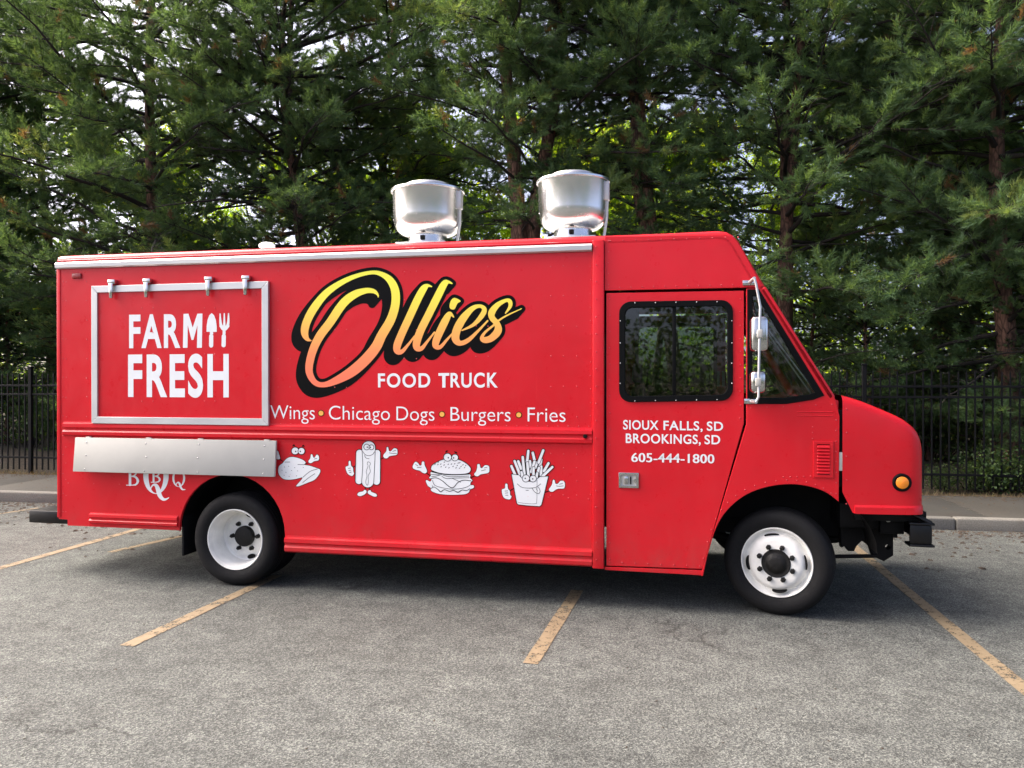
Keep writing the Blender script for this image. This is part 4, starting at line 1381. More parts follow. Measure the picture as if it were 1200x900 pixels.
def field_mesh(name, gx, gy, F, y, mat, parent, zfix=None):
    """marching squares: the area where F < 0 becomes a flat mesh on the truck's side"""
    F = np.where(np.abs(F) < 1e-6, 1e-6, F)
    ins = F < 0
    a = ins[:-1, :-1]; b = ins[:-1, 1:]; c = ins[1:, 1:]; d = ins[1:, :-1]
    full = a & b & c & d
    part = (a | b | c | d) & ~full
    V = []; faces = []; cache = {}
    def vid(x_, y_):
        k = (round(x_, 4), round(y_, 4))
        if k not in cache:
            cache[k] = len(V); V.append(k)
        return cache[k]
    for j in range(full.shape[0]):
        row = full[j]
        if not row.any(): continue
        e = np.diff(np.concatenate([[0], row.astype(np.int8), [0]]))
        for s_, t_ in zip(np.where(e == 1)[0], np.where(e == -1)[0]):
            while s_ < t_:
                u_ = min(t_, s_ + 24)
                faces.append([vid(gx[s_], gy[j]), vid(gx[u_], gy[j]), vid(gx[u_], gy[j + 1]), vid(gx[s_], gy[j + 1])])
                s_ = u_
    jj, ii = np.where(part)
    for j, i in zip(jj, ii):
        cs = [(i, j), (i + 1, j), (i + 1, j + 1), (i, j + 1)]
        vals = [F[q[1], q[0]] for q in cs]
        poly = []
        for k in range(4):
            p, q = cs[k], cs[(k + 1) % 4]; vp, vq = vals[k], vals[(k + 1) % 4]
            if vp < 0: poly.append((gx[p[0]], gy[p[1]]))
            if (vp < 0) != (vq < 0):
                t = vp / (vp - vq)
                poly.append((gx[p[0]] + (gx[q[0]] - gx[p[0]]) * t, gy[p[1]] + (gy[q[1]] - gy[p[1]]) * t))
        ids = []
        for p in poly:
            v = vid(*p)
            if v not in ids: ids.append(v)
        if len(ids) >= 3: faces.append(ids)
    if not faces: return None
    V = np.array(V)
    X, Z = side(V[:, 0], V[:, 1])
    co = np.stack([X, np.full(len(X), y), Z], 1)
    me = bpy.data.meshes.new(name)
    me.from_pydata(co.tolist(), [], faces)
    me.update()
    return link(name, me, mat, parent)

near = near_side
Y1, Y2, Y3 = -.0014, -.0026, -.0038

# ---- the script name
gx, gy, GX, GY = grid(332, 300, 622, 480, 0.33)
strokes = [
 [(364.9,399.3,1),(360,397,5),(357.1,389.3,8.7),(359.6,377.3,9.4),(368,361.3,9.5),(382,344,8.2),(399.3,331.7,6.5),(418,323.3,5),(436.7,319.3,4.4),(448.7,322,6),(458,329.3,8.5),(463.3,341.3,9.7),(463.3,357.3,10),(458,374.7,10.5),(447.3,393.3,11.2),(440.7,406.7,12),(428.7,421.3,12.4),(412.7,435.3,12),(395.3,445.3,9),(380.7,450.7,6.2),(370,448.7,6.5),(363.3,438.7,8),(362.7,426.7,9),(367.3,409.3,9.5),(375.3,393.3,10),(387.3,377.3,10),(402,356,10),(415.3,345.3,9),(428.7,340.7,6.6),(438,341.3,5),(442.7,345.3,2.5),(443.3,348.3,1)],
 [(505.8,335.8,1.5),(501,334.8,4),(496.5,338.5,8),(489.7,350.5,9),(480,371.5,9),(471,391,9),(465.7,404.5,9),(465.8,411.2,7.5),(471,412,5),(478.5,403.8,3),(486,394,2)],
 [(529.8,332.2,1.5),(525,330.5,4),(520.5,333.2,8),(513,347.5,9),(502.5,368.5,9),(493.5,386.5,9),(488.7,400,9),(488.7,407.5,7.5),(494.2,408.2,5),(501,400,3),(509.2,389.5,2)],
 [(531.7,371.5,1.5),(527.2,367.7,5),(522.7,374.5,8.5),(516,388,9),(511.5,398.5,8.5),(510.7,405.2,7),(516,406.7,4.5),(523.5,398.5,3),(529.5,391.7,2)],
 [(541.5,387.2,1.5),(555,380.5,4),(564.7,370,6),(567.7,362.5,5.5),(562.5,358.7,4),(553.5,361.7,6),(543,373,9),(535.5,386.5,9.5),(534,397,9),(539.2,402.2,6),(549,398.5,5),(561,387.2,3),(571.5,376,2)],
 [(592.5,367,1.5),(597.7,359.5,4),(597.7,353.5,5),(593.2,352,4),(583.5,357.2,6),(576.7,365.5,8),(576.7,372.2,7),(582.7,379.7,7),(583.5,388,9),(576,396.2,8),(568.5,398.5,7),(564.7,396.2,4.5),(568.5,389.5,3),(577.5,382,2.5),(589.5,372.2,2),(611.2,361.7,1)],
]
G = np.full(GX.shape, 1e3)
for s_ in strokes:
    G = np.minimum(G, f_stroke(GX, GY, s_))
G = np.minimum(G, f_poly(GX, GY, [(527.2,361),(528,353.5),(532.5,349),(540,352.7),(536.2,355.7),(532.5,362.5)], True))
B = G.copy()
for k in range(1, 23):
    dx, dy = k, int(round(k * 1.13))
    Sh = np.full(G.shape, 1e3)
    Sh[dy:, :G.shape[1] - dx] = G[:G.shape[0] - dy, dx:]
    B = np.minimum(B, Sh)
field_mesh('name_shadow', gx, gy, B - 4.0, Y1, M['black'], near)
field_mesh('name_lettering', gx, gy, G, Y2, M['gold'], near)

# ---- BBQ mark half hidden by the shelf
gx, gy, GX, GY = grid(146, 535, 222, 592, 0.25)
def z8(pts): return [(130 + p[0] / 10.91, 530 + p[1] / 10.91) + tuple(p[2:]) for p in pts]
F = np.full(GX.shape, 1e3)
def ringf(c, ro, ri):
    (cx, cy), = z8([c])
    return np.maximum(f_ell(GX, GY, cx, cy, ro[0] / 10.91, ro[1] / 10.91), -f_ell(GX, GY, cx, cy, ri[0] / 10.91, ri[1] / 10.91))
F = np.minimum(F, ringf((577, 300), (162, 232), (96, 222)))
F = np.minimum(F, ringf((868, 330), (82, 112), (56, 106)))
for s_ in ([(245,140,3),(245,415,3)], [(200,420,1),(320,420,1)], [(262,306,1.2),(318,318,2.3),(345,365,3),(325,408,2),(280,420,1)], [(250,150,1),(310,160,2),(332,220,2.8),(310,290,1.6),(262,306,1)],
           [(546,200,2.3),(546,378,2.3)], [(515,383,.9),(590,383,.9)], [(556,305,1),(600,315,1.8),(625,345,2.3),(608,375,1.6),(560,384,.9)], [(556,215,1),(600,222,1.6),(618,255,2.2),(600,295,1.4),(556,305,.9)],
           [(505,492,1.2),(515,450,1.4),(545,416,2.2),(580,425,4),(605,480,5.2),(625,550,5),(665,598,3.6),(705,600,2.2),(742,580,.8)],
           [(835,432,.8),(840,400,1),(862,384,1.6),(880,405,2.4),(893,445,2.4),(915,474,1.8),(950,476,.7)]):
    F = np.minimum(F, f_stroke(GX, GY, z8(s_)))
field_mesh('bbq_lettering', gx, gy, F, Y1, M['white'], near)

# ---- trowel and fork on the hatch
gx, gy, GX, GY = grid(240, 362, 274, 412, 0.22)
def z1(pts): return [(140 + p[0] / 6.92, 350 + p[1] / 6.92) + tuple(p[2:]) for p in pts]
F = f_poly(GX, GY, z1([(755,118),(775,135),(790,175),(796,225),(797,270),(714,270),(715,225),(722,175),(737,135)]))
F = np.minimum(F, f_poly(GX, GY, z1([(741,268),(768,268),(768,290),(741,290)])))
F = np.minimum(F, f_stroke(GX, GY, z1([(752,305,4.9),(751,380,4.9)])))
for s_ in ([(824,125,1.4),(828,200,3.0),(840,235,3.4)], [(858,122,1.4),(858,230,3.0)], [(892,122,1.4),(889,200,3.0),(876,235,3.4)], [(830,222,3.4),(858,243,5.5),(888,222,3.4)], [(857,240,3.4),(856,285,3.4)], [(854,305,4.9),(852,378,4.9)]):
    F = np.minimum(F, f_stroke(GX, GY, z1(s_)))
field_mesh('garden_tools_print', gx, gy, F, -.0153, M['white'], hatch)

# ---- bullets between the menu words
for i, (cx, cy) in enumerate(((376.3, 484.2), (518, 485.5), (608, 486.2))):
    gx, gy, GX, GY = grid(cx - 5, cy - 5, cx + 5, cy + 5, 0.3)
    o = field_mesh('bullet', gx, gy, f_ell(GX, GY, cx, cy, 3.8, 3.8), Y1, M['black'], near)
    field_mesh('bullet_centre', gx, gy, f_ell(GX, GY, cx, cy, 2.9, 2.9), Y2, M['dotgold'], near)

# ---- four white food drawings
def drawing(name, box_, sc, org, fills, outs, lines, blacks, eyes, line_w=.55):
    gx, gy, GX, GY = grid(*box_, 0.22)
    def z(pts): return [(org[0] + p[0] / sc, org[1] + p[1] / sc) + tuple(p[2:]) for p in pts]
    Wf = np.full(GX.shape, 1e3); Lf = np.full(GX.shape, 1e3); Bf = np.full(GX.shape, 1e3)
    for kind_, pts, *opt in fills:
        if kind_ == 'p':   f = f_poly(GX, GY, z(pts), True, 3)
        elif kind_ == 'P': f = f_poly(GX, GY, z(pts), False)
        elif kind_ == 's': f = f_stroke(GX, GY, z(pts))
        if opt:                                    # this piece covers what lies behind it and has its own outline
            Lf = np.where(f < 0, 1e3, Lf)
            Lf = np.minimum(Lf, np.abs(f) - line_w / 2)
        Wf = np.minimum(Wf, f)
    for s_ in lines:
        Lf = np.minimum(Lf, f_stroke(GX, GY, z([(p[0], p[1], p[2] if len(p) > 2 else line_w) for p in s_])))
    for s_ in blacks:
        Bf = np.minimum(Bf, f_stroke(GX, GY, z(s_)))
    for (cx, cy, r_), (ux, uy) in eyes:
        (cx, cy), (ux, uy) = z([(cx, cy), (ux, uy)])
        e = f_ell(GX, GY, cx, cy, r_ / sc, r_ / sc)
        Lf = np.where(e < 0, 1e3, Lf)
        Lf = np.minimum(Lf, np.abs(e) - line_w * .6)
        Lf = np.minimum(Lf, f_ell(GX, GY, ux, uy, .75, .85))
        Wf = np.minimum(Wf, e)
    Bf = np.minimum(Bf, Wf - .6)
    field_mesh(name + '_outline', gx, gy, Bf, Y1, M['black'], near)
    field_mesh(name, gx, gy, Wf, Y2, M['white'], near)
    field_mesh(name + '_linework', gx, gy, np.maximum(Lf, Wf - .3), Y3, M['black'], near)

drawing('wing_drawing', (320, 518, 378, 573), 12, (310, 505),
  [('p', [(275,430),(320,385),(385,365),(470,380),(545,410),(580,445),(560,475),(640,490),(755,530),(785,548),(780,590),(740,650),(690,695),(600,730),(490,775),(445,775),(460,755),(540,655),(440,675),(340,685),(260,670),(205,610),(195,540),(210,490),(255,455)]),
   ('p', [(625,445),(620,420),(645,385),(655,330),(675,335),(688,372),(708,372),(735,333),(762,350),(768,390),(755,415),(700,425),(670,445),(648,452)]),
   ('p', [(165,330),(178,278),(192,287),(204,320),(216,360),(220,390),(190,400),(166,385)])], None,
  [[(285,437),(360,437)], [(470,470),(560,475)], [(545,650),(600,600),(660,560),(745,535)], [(540,725),(620,660),(710,600)], [(700,395),(740,385)]]
   + [[(x_, y_, .6), (x_ + 6, y_ + 3, .6)] for x_, y_ in ((245,550),(280,505),(300,580),(340,495),(380,555),(425,515),(465,560),(545,510),(275,620),(345,635),(450,630))],
  [[(215,400,.9),(275,437,.9)], [(555,472,.9),(622,445,.9)], [(400,212,1.2),(412,198,1.6),(425,212,.9)], [(532,218,.9),(545,205,1.6),(556,218,1.2)]],
  [((432,280,52),(441,288)), ((521,282,48),(506,288))])

drawing('hot_dog_drawing', (402, 514, 468, 585), 11.25, (395, 508),
  [('s', [(297,255,8.0),(290,620,8.6)], 1), ('s', [(528,258,8.0),(522,630,8.6)], 1), ('s', [(418,188,15.8),(418,400,14),(406,632,14.2)], 1),
   ('p', [(610,300),(620,270),(650,235),(655,185),(675,182),(687,230),(715,230),(750,195),(790,205),(797,240),(790,278),(740,290),(690,300),(665,325),(630,325)]),
   ('p', [(115,440),(152,422),(155,368),(178,365),(187,425),(210,450),(216,500),(225,530),(200,560),(160,545),(135,520),(120,480)]),
   ('p', [(270,802),(290,775),(345,762),(358,745),(385,750),(385,785),(330,820),(285,822)]), ('p', [(410,758),(440,746),(455,770),(515,795),(526,825),(490,832),(450,815),(410,790)])], None,
  [[(340,235),(370,275),(420,292),(470,275),(495,240)], [(365,285),(375,315),(400,330),(425,330)],
   [(410,370,.4),(442,392,.4),(428,440,.4),(440,500,.4),(412,560,.4),(415,640,.4),(400,682,.4),(380,640,.4),(395,560,.4),(387,500,.4),(410,430,.4),(400,395,.4),(410,370,.4)],
   [(150,460),(180,455)], [(155,488),(182,485)], [(165,515),(190,508)], [(690,255),(740,262),(785,262)], [(735,235),(775,222)]],
  [[(583,337,1),(612,318,1)], [(213,442,1),(247,425,1)], [(372,718,1),(374,750,1)], [(425,718,1),(425,750,1)]],
  [((392,178,38),(400,180)), ((455,181,33),(440,182))])

sesame = [(360,345),(405,318),(400,352),(440,345),(490,318),(487,358),(545,348),(510,388),(555,397),(590,345),(612,378),(635,340),(672,365),(685,330),(708,325),(725,378),(655,398),(705,403),(752,355),(790,365),(775,395),(445,382)]
drawing('burger_drawing', (482, 526, 576, 582), 12, (480, 515),
  [('p', [(300,455),(380,462),(600,480),(840,485),(850,540),(885,575),(860,602),(858,640),(900,645),(903,680),(850,702),(835,740),(780,768),(600,778),(420,765),(320,730),(298,700),(300,680),(258,650),(230,590),(242,570),(290,592),(310,560),(275,540),(300,510)]),
   ('p', [(300,405),(320,360),(400,310),(480,280),(600,272),(700,285),(790,330),(850,385),(863,422),(840,465),(760,485),(600,490),(440,475),(340,445),(305,425)], 1),
   ('p', [(50,360),(85,313),(128,342),(142,365),(168,360),(175,315),(205,315),(212,360),(235,410),(246,450),(220,477),(180,465),(150,440),(90,425),(48,402)]),
   ('p', [(910,480),(935,450),(950,400),(955,350),(985,350),(997,395),(1020,400),(1060,363),(1110,370),(1122,410),(1115,462),(1060,480),(1000,490),(960,517),(920,507)])], None,
  [[(310,452,1),(440,480,1.2),(600,496,1),(840,486,1)], [(310,522),(380,512),(460,488)], [(305,492),(420,492)], [(455,518),(520,548),(630,542),(840,538)], [(470,500),(560,522),(700,520),(835,515)],
   [(300,548,.8),(380,540,.8),(460,580,.8),(595,680,.9),(680,605,.8),(760,572,.8),(865,582,.8)], [(325,575),(345,630),(400,662),(560,695),(700,692),(800,670),(855,640)],
   [(300,690,.7),(345,668,.7),(400,702,.8),(440,735,1),(490,705,.8),(560,728,.8),(620,715,.8),(680,742,1),(740,710,.8),(800,718,.7),(850,690,.7)], [(320,648),(330,668)], [(600,545),(720,600)],
   [(110,395),(165,390)], [(85,350),(120,372)], [(1010,440),(1070,425)], [(1050,400),(1090,392)]]
   + [[(x_ - 5, y_ + 5, .75), (x_ + 5, y_ - 4, .75)] for x_, y_ in sesame],
  [[(240,474,1.1),(302,517,1.1)], [(852,542,1.2),(917,513,1.1)], [(508,180,1),(520,165,1.8),(540,160,.8)], [(630,172,.8),(650,182,1.8),(668,190,1)], [(585,290,1.2),(595,300,1.2)]],
  [((535,250,55),(546,256)), ((638,254,47),(621,258))])

fr_s = [((290,270),(325,360)),((435,268),(442,340)),((470,165),(492,262)),((575,250),(560,330)),((525,285),(500,350)),((490,275),(450,400)),((600,135),(542,285)),((205,330),(255,445)),((245,268),(310,430)),((415,142),(398,285)),((345,218),(367,440)),((403,292),(417,450)),((665,295),(610,390)),((575,335),(572,440)),((547,352),(520,455)),((480,352),(478,460)),((712,342),(592,455)),((330,405),(345,470)),((525,420),(515,470))]
drawing('fries_drawing', (585, 523, 665, 596), 10.59, (580, 515),
  [('s', [(a[0], a[1], 3.5), (b[0], b[1], 3.8)], 1) for a, b in fr_s]
  + [('P', [(205,428),(300,440),(345,490),(400,520),(470,520),(520,490),(560,460),(665,455),(578,812),(555,830),(400,820),(290,808),(272,790)], 1),
     ('p', [(90,620),(125,605),(130,552),(155,555),(162,610),(185,640),(190,690),(207,702),(190,740),(150,740),(110,720),(90,670)]),
     ('p', [(670,620),(690,590),(710,555),(720,505),(740,505),(752,547),(780,550),(815,513),(860,523),(869,565),(855,607),(790,610),(750,625),(725,645),(690,647)])], None,
  [[(278,550),(330,590),(400,602),(500,595),(570,550)], [(460,600),(495,650),(540,672),(562,640),(540,590)], [(510,605,.35),(530,640,.35)], [(385,630),(418,630)], [(285,780,.35),(400,795,.35),(500,795,.35),(520,760,.35),(523,500,.35)],
   [(125,640),(160,637)], [(128,665),(162,662)], [(132,692),(165,690)], [(760,575),(800,580),(850,575)], [(800,555),(840,545)]],
  [[(188,637,1.1),(234,607,1)], [(617,657,1.1),(674,638,1.1)]],
  [((385,482,45),(377,482)), ((473,485,42),(470,488))])

# ---- plain lettering from the built-in font, laid on the panel
def text_print(name, txt, x0, x1, bl, cap, mat, parent, y, bold=0.0, track=1.0):
    """bl/cap: baseline and capital-top pixel rows at the left and right end"""
    cu = bpy.data.curves.new('t', 'FONT')
    cu.body = txt; cu.offset = bold; cu.resolution_u = 6; cu.space_character = track
    me = eval_curve(cu); bpy.data.curves.remove(cu)
    cu = bpy.data.curves.new('t', 'FONT'); cu.body = 'H'; cu.offset = bold
    mh = eval_curve(cu); bpy.data.curves.remove(cu)
    ch = max(v.co.y for v in mh.vertices); cb = min(v.co.y for v in mh.vertices); bpy.data.meshes.remove(mh)
    n = len(me.vertices); c = np.empty(n * 3, np.float32); me.vertices.foreach_get('co', c); c = c.reshape(-1, 3)
    u = (c[:, 0] - c[:, 0].min()) / (c[:, 0].max() - c[:, 0].min()); v = (c[:, 1] - cb) / (ch - cb)
    px_ = x0 + (x1 - x0) * u
    b_ = bl[0] + (bl[1] - bl[0]) * u; t_ = cap[0] + (cap[1] - cap[0]) * u
    py_ = b_ + (t_ - b_) * v
    X, Z = side(px_, py_)
    me.vertices.foreach_set('co', np.stack([X, np.full(n, y), Z], 1).astype(np.float32).ravel())
    me.materials.clear(); me.update()
    return link(name, me, mat, parent)
text_print('hatch_lettering', 'FAR', 152.6, 212.6, (408.2, 407.8), (369, 368.1), M['white'], hatch, -.0153, .030, 1.16)
gx, gy, GX, GY = grid(213, 364, 241, 411, 0.25)
field_mesh('hatch_letter', gx, gy, f_poly(GX, GY, z1([(523,399),(528,124),(568,123),(602,235),(640,123),(681,122),(676,399),(636,399),(641,215),(608,335),(592,335),(562,215),(560,399)])), -.0153, M['white'], hatch)
text_print('hatch_lettering', 'FRESH', 151.4, 269.2, (465.2, 465.7), (415.6, 414.8), M['white'], hatch, -.0153, .032, 1.18)
text_print('side_lettering', 'FOOD', 443, 504.3, (454, 454.1), (437.7, 437.3), M['white'], near, Y1, .022, 1.14)
text_print('side_lettering', 'RUCK', 528.0, 583.5, (454.1, 454.2), (437.1, 436.7), M['white'], near, Y1, .022, 1.14)
gx, gy, GX, GY = grid(512, 434, 530, 457, 0.25)
field_mesh('side_letter', gx, gy, f_poly(GX, GY, [(513.8,437.2),(526.6,437.1),(526.6,440.3),(522.1,440.4),(522.1,454.2),(518.3,454.2),(518.3,440.4),(513.8,440.4)]), Y1, M['white'], near)
text_print('menu_lettering', 'Wings', 316.8, 369, (490.4, 491.4), (475, 475.4), M['white'], near, Y1, -.006)
text_print('menu_lettering', 'Chicago', 385.4, 457.0, (491.4, 492.3), (475.6, 476.3), M['white'], near, Y1, -.006)
text_print('menu_lettering', 'Dogs', 464.6, 509.2, (492.4, 493.0), (476.4, 476.8), M['white'], near, Y1, -.006)
text_print('menu_lettering', 'Burgers', 528, 598.4, (493.0, 493.6), (477.0, 477.4), M['white'], near, Y1, -.006)
text_print('menu_lettering', 'Fries', 618.3, 662.8, (493.8, 494.3), (477.6, 478.0), M['white'], near, Y1, -.006)
for w_, xa_, xb2_ in (('SIOUX', 730.2, 771.7), ('FALLS,', 777.5, 823.4), ('SD', 828.3, 847.4)):
    fa, fb = (xa_ - 730.2) / 117.2, (xb2_ - 730.2) / 117.2
    text_print('door_lettering', w_, xa_, xb2_, (503.2 + 1.8 * fa, 503.2 + 1.8 * fb), (492.2 + 2.1 * fa, 492.2 + 2.1 * fb), M['white'], door, .0006, .018, 1.08)
for w_, xa_, xb2_ in (('BROOKINGS,', 733.3, 821.2), ('SD', 825.6, 844)):
    fa, fb = (xa_ - 733.3) / 110.7, (xb2_ - 733.3) / 110.7
    text_print('door_lettering', w_, xa_, xb2_, (519.2 + 1.6 * fa, 519.2 + 1.6 * fb), (508.0 + 2.0 * fa, 508.0 + 2.0 * fb), M['white'], door, .0006, .018, 1.08)
for q_, dx_ in enumerate((-.32, .32)):
    text_print('door_lettering', '605-444-1800', 740.1 + dx_, 836.9 + dx_, (541.2, 543.0), (530.8, 532.6), M['white'], door, .0008 - .0009 * q_, .004, 1.04)
# ================================================================== TREES AND PLANTS
def frames(d, roll=None):
    """d (k,3) unit axes -> (k,3,3) matrices with columns x=d, y, z"""
    d = d / np.linalg.norm(d, axis=1, keepdims=True)
    up = np.tile([0., 0., 1.], (len(d), 1))
    up[np.abs(d[:, 2]) > .95] = (1, 0, 0)
    y = np.cross(up, d); y /= np.linalg.norm(y, axis=1, keepdims=True)
    z = np.cross(d, y)
    if roll is not None:
        c, s = np.cos(roll)[:, None], np.sin(roll)[:, None]
        y, z = y * c + z * s, z * c - y * s
    return np.stack([d, y, z], 2)

def needle_template(n=62, L=.33, nl=.125, w=.0105):
    v = []; f = []
    for i in range(n):
        t = random.uniform(.25, 1.0) ** .8
        base = np.array([L * t, random.gauss(0, .006), random.gauss(0, .006)])
        ang = random.uniform(22, 68) if t < .93 else random.uniform(5, 55)
        az = random.uniform(0, 2 * math.pi)
        d = np.array([math.cos(R(ang)), math.sin(R(ang)) * math.cos(az), math.sin(R(ang)) * math.sin(az)])
        if d[2] < 0: d[2] *= .6
        ln = nl * random.uniform(.75, 1.2)
        s_ = np.cross(d, np.random.default_rng(i).normal(size=3)); s_ /= np.linalg.norm(s_)
        b0 = len(v)
        tip = base + d * ln + np.array([0, 0, -.012])
        v += [base + s_ * w * .6, base - s_ * w * .6, tip]
        f.append((b0, b0 + 1, b0 + 2))
    return np.array(v), np.array(f)
TEMPL = [needle_template() for _ in range(4)]

class Wood:
    def __init__(s): s.v = []; s.f = []; s.m = []
    def tube(s, pts, r0, r1, n=6, pw=1.0):
        s.m += [0 if n >= 7 else 1] * ((len(pts) - 1) * n * 2)
        pts = np.array(pts, float); k = len(pts)
        d = np.gradient(pts, axis=0); Fm = frames(d)
        b0 = len(s.v)
        for i in range(k):
            r = r0 + (r1 - r0) * (i / (k - 1)) ** pw
            for j in range(n):
                a = 2 * math.pi * j / n
                s.v.append(pts[i] + r * (Fm[i, :, 1] * math.cos(a) + Fm[i, :, 2] * math.sin(a)))
        for i in range(k - 1):
            for j in range(n):
                a, b = b0 + i * n + j, b0 + i * n + (j + 1) % n
                s.f.append((a, b, b + n)); s.f.append((a, b + n, a + n))
    def mesh(s, name):
        me = np_mesh(name, np.array(s.v), np.array(s.f))
        me.materials.append(M['bark']); me.materials.append(M['limb'])
        me.polygons.foreach_set('material_index', np.array(s.m, np.int32))
        return me

def tinted(me, tint):
    at = me.attributes.new('tint', 'FLOAT', 'POINT')
    at.data.foreach_set('value', np.ascontiguousarray(tint, np.float32))

def make_pine(seed, H=13.5, base_r=.19, fork=None, lean=(0, 0), first=1.6, width=1.0, density=1.0):
    rs = random.Random(seed); nr = np.random.default_rng(seed)
    wood = Wood()
    ph = rs.uniform(0, 6)
    def trunk_pt(h): return np.array([lean[0] * h / H + .16 * math.sin(h * .55 + ph) * min(h / 3, 1), lean[1] * h / H + .14 * math.cos(h * .47 + ph) * min(h / 3, 1), h])
    hs = np.linspace(-.15, H, 26)
    wood.tube([trunk_pt(h) for h in hs], base_r, .03, 12, .9)
    stems = [(trunk_pt, first, H)]
    if fork:
        h0, dx, dy = fork
        p0 = trunk_pt(h0)
        def fork_pt(h, p0=p0, h0=h0, dx=dx, dy=dy):
            t = (h - h0) / (H - h0)
            return p0 + np.array([dx * (t ** .55), dy * (t ** .55), h - h0]) + np.array([.1 * math.sin(h), .1 * math.cos(h * .8), 0]) * min(t * 5, 1)
        wood.tube([fork_pt(h) for h in np.linspace(h0, H - .6, 18)], base_r * .72, .03, 10, .9)
        stems.append((fork_pt, h0 + .8, H - .6))
    P_, D_, S_, T_ = [], [], [], []                   # sprays: position, axis, scale, tint
    # bare dead limbs below the crown
    hd_ = 1.6
    while hd_ < first:
        az = rs.uniform(0, 6.28); p = trunk_pt(hd_); L_ = rs.uniform(.7, 2.4); pts = [p]
        dv = np.array([math.cos(az), math.sin(az), rs.uniform(-.1, .5)])
        for k in range(5):
            dv = dv + np.array([rs.gauss(0, .16), rs.gauss(0, .16), rs.gauss(-.06, .12)]); pts.append(pts[-1] + dv / np.linalg.norm(dv) * L_ / 5)
        wood.tube(pts, .014 + .006 * L_, .003, 5)
        for k in (2, 3, 4):
            e = pts[k] + np.array([rs.gauss(0, .3), rs.gauss(0, .3), rs.gauss(0, .2)])
            wood.tube([pts[k], (pts[k] + e) / 2 + np.array([0, 0, .04]), e], .006, .002, 3)
        hd_ += rs.uniform(.12, .4)
    for fn, ha, hb in stems:
        h = ha
        while h < hb:
            t = (h - ha) / (hb - ha)
            reach = width * (2.2 + 1.6 * math.sin(min(t * 1.9 + .35, 1.57)) if t < .55 else (3.8 * (1 - t) / .45 + .35))
            nb = rs.choice((3, 4, 4, 5))
            a0 = rs.uniform(0, 6.28)
            for q in range(nb):
                az = a0 + 6.283 * q / nb + rs.uniform(-.5, .5)
                Lb = reach * rs.uniform(.6, 1.15)
                up0 = rs.uniform(-.25, .6) + .35 * t
                p = fn(h + rs.uniform(-.12, .12))
                pts = [p]; nseg = 7
                dead = (h < 2.6 and rs.random() < .45) or rs.random() < .10
                dirv = np.array([math.cos(az), math.sin(az), up0])
                for k in range(nseg):
                    f = (k + 1) / nseg
                    dd = dirv + np.array([rs.gauss(0, .10), rs.gauss(0, .10), -.42 * f + .25 * f * f + rs.gauss(0, .06)])
                    dd /= np.linalg.norm(dd)
                    pts.append(pts[-1] + dd * Lb / nseg)
                wood.tube(pts, .016 + .011 * Lb, .006, 5, .8)
                pts = np.array(pts)
                tt = rs.uniform(0, 1) * .55
                f0 = .2 if Lb > 2 else .12
                step = .115 / density / max(Lb, .6)
                f = f0
                sgn = 1
                while f < 1.0:
                    i = min(int(f * nseg), nseg - 1); fr_ = f * nseg - i
                    b = pts[i] + (pts[i + 1] - pts[i]) * fr_
                    ax = pts[i + 1] - pts[i]; ax /= np.linalg.norm(ax)
                    sidev = np.cross([0, 0, 1], ax); sidev /= np.linalg.norm(sidev) + 1e-9
                    sl = (.28 + .75 * (1 - f)) * rs.uniform(.6, 1.2) * min(1, Lb / 2 + .3)
                    dv = ax * rs.uniform(.55, 1.0) + sidev * sgn * rs.uniform(.5, 1.0) + np.array([0, 0, rs.uniform(-.35, .95)])
                    dv /= np.linalg.norm(dv)
                    e = b + dv * sl
                    wood.tube([b, (b + e) / 2 + np.array([0, 0, .02]), e], .007, .003, 3)
                    if not dead:
                        ns = 1 + int(sl / .22)
                        for m_ in range(ns):
                            g = (m_ + 1) / ns
                            P_.append(b + dv * sl * g - dv * .10)
                            jd = dv + np.array([rs.gauss(0, .5), rs.gauss(0, .5), rs.uniform(-.25, .7)])
                            D_.append(jd); S_.append(rs.uniform(.8, 1.25)); T_.append(min(max(tt + rs.gauss(.2, .16), 0), .9) if rs.random() > .02 else 1.0)
                    sgn = -sgn
                    f += step * rs.uniform(.7, 1.3)
                if not dead:
                    for m_ in range(3):
                        P_.append(pts[-1] - (pts[-1] - pts[-2]) * .3 * m_); D_.append((pts[-1] - pts[-2]) / np.linalg.norm(pts[-1] - pts[-2]) + np.array([rs.gauss(0, .2), rs.gauss(0, .2), .15])); S_.append(1.15); T_.append(min(tt + .3, .9))
            h += rs.uniform(.32, .55)
    P_ = np.array(P_); D_ = np.array(D_); S_ = np.array(S_); T_ = np.array(T_)
    Fm = frames(D_, nr.uniform(-.6, .6, len(D_)))
    V = []; Fc = []; TT = []; b0 = 0
    which = nr.integers(0, 4, len(P_))
    for w_ in range(4):
        tv, tf = TEMPL[w_]
        sel = np.where(which == w_)[0]
        vv = np.einsum('kij,nj->kni', Fm[sel], tv) * S_[sel][:, None, None] + P_[sel][:, None, :]
        V.append(vv.reshape(-1, 3))
        Fc.append((tf[None] + (np.arange(len(sel)) * len(tv))[:, None, None] + b0).reshape(-1, 3))
        TT.append(np.repeat(T_[sel], len(tv)))
        b0 += len(sel) * len(tv)
    me = np_mesh('pine_crown', np.concatenate(V), np.concatenate(Fc))
    tinted(me, np.concatenate(TT))
    me.materials.append(M['needle'])
    wm = wood.mesh('pine_trunk')
    wm.polygons.foreach_set('use_smooth', np.ones(len(wm.polygons), bool))
    return wm, me, len(P_)

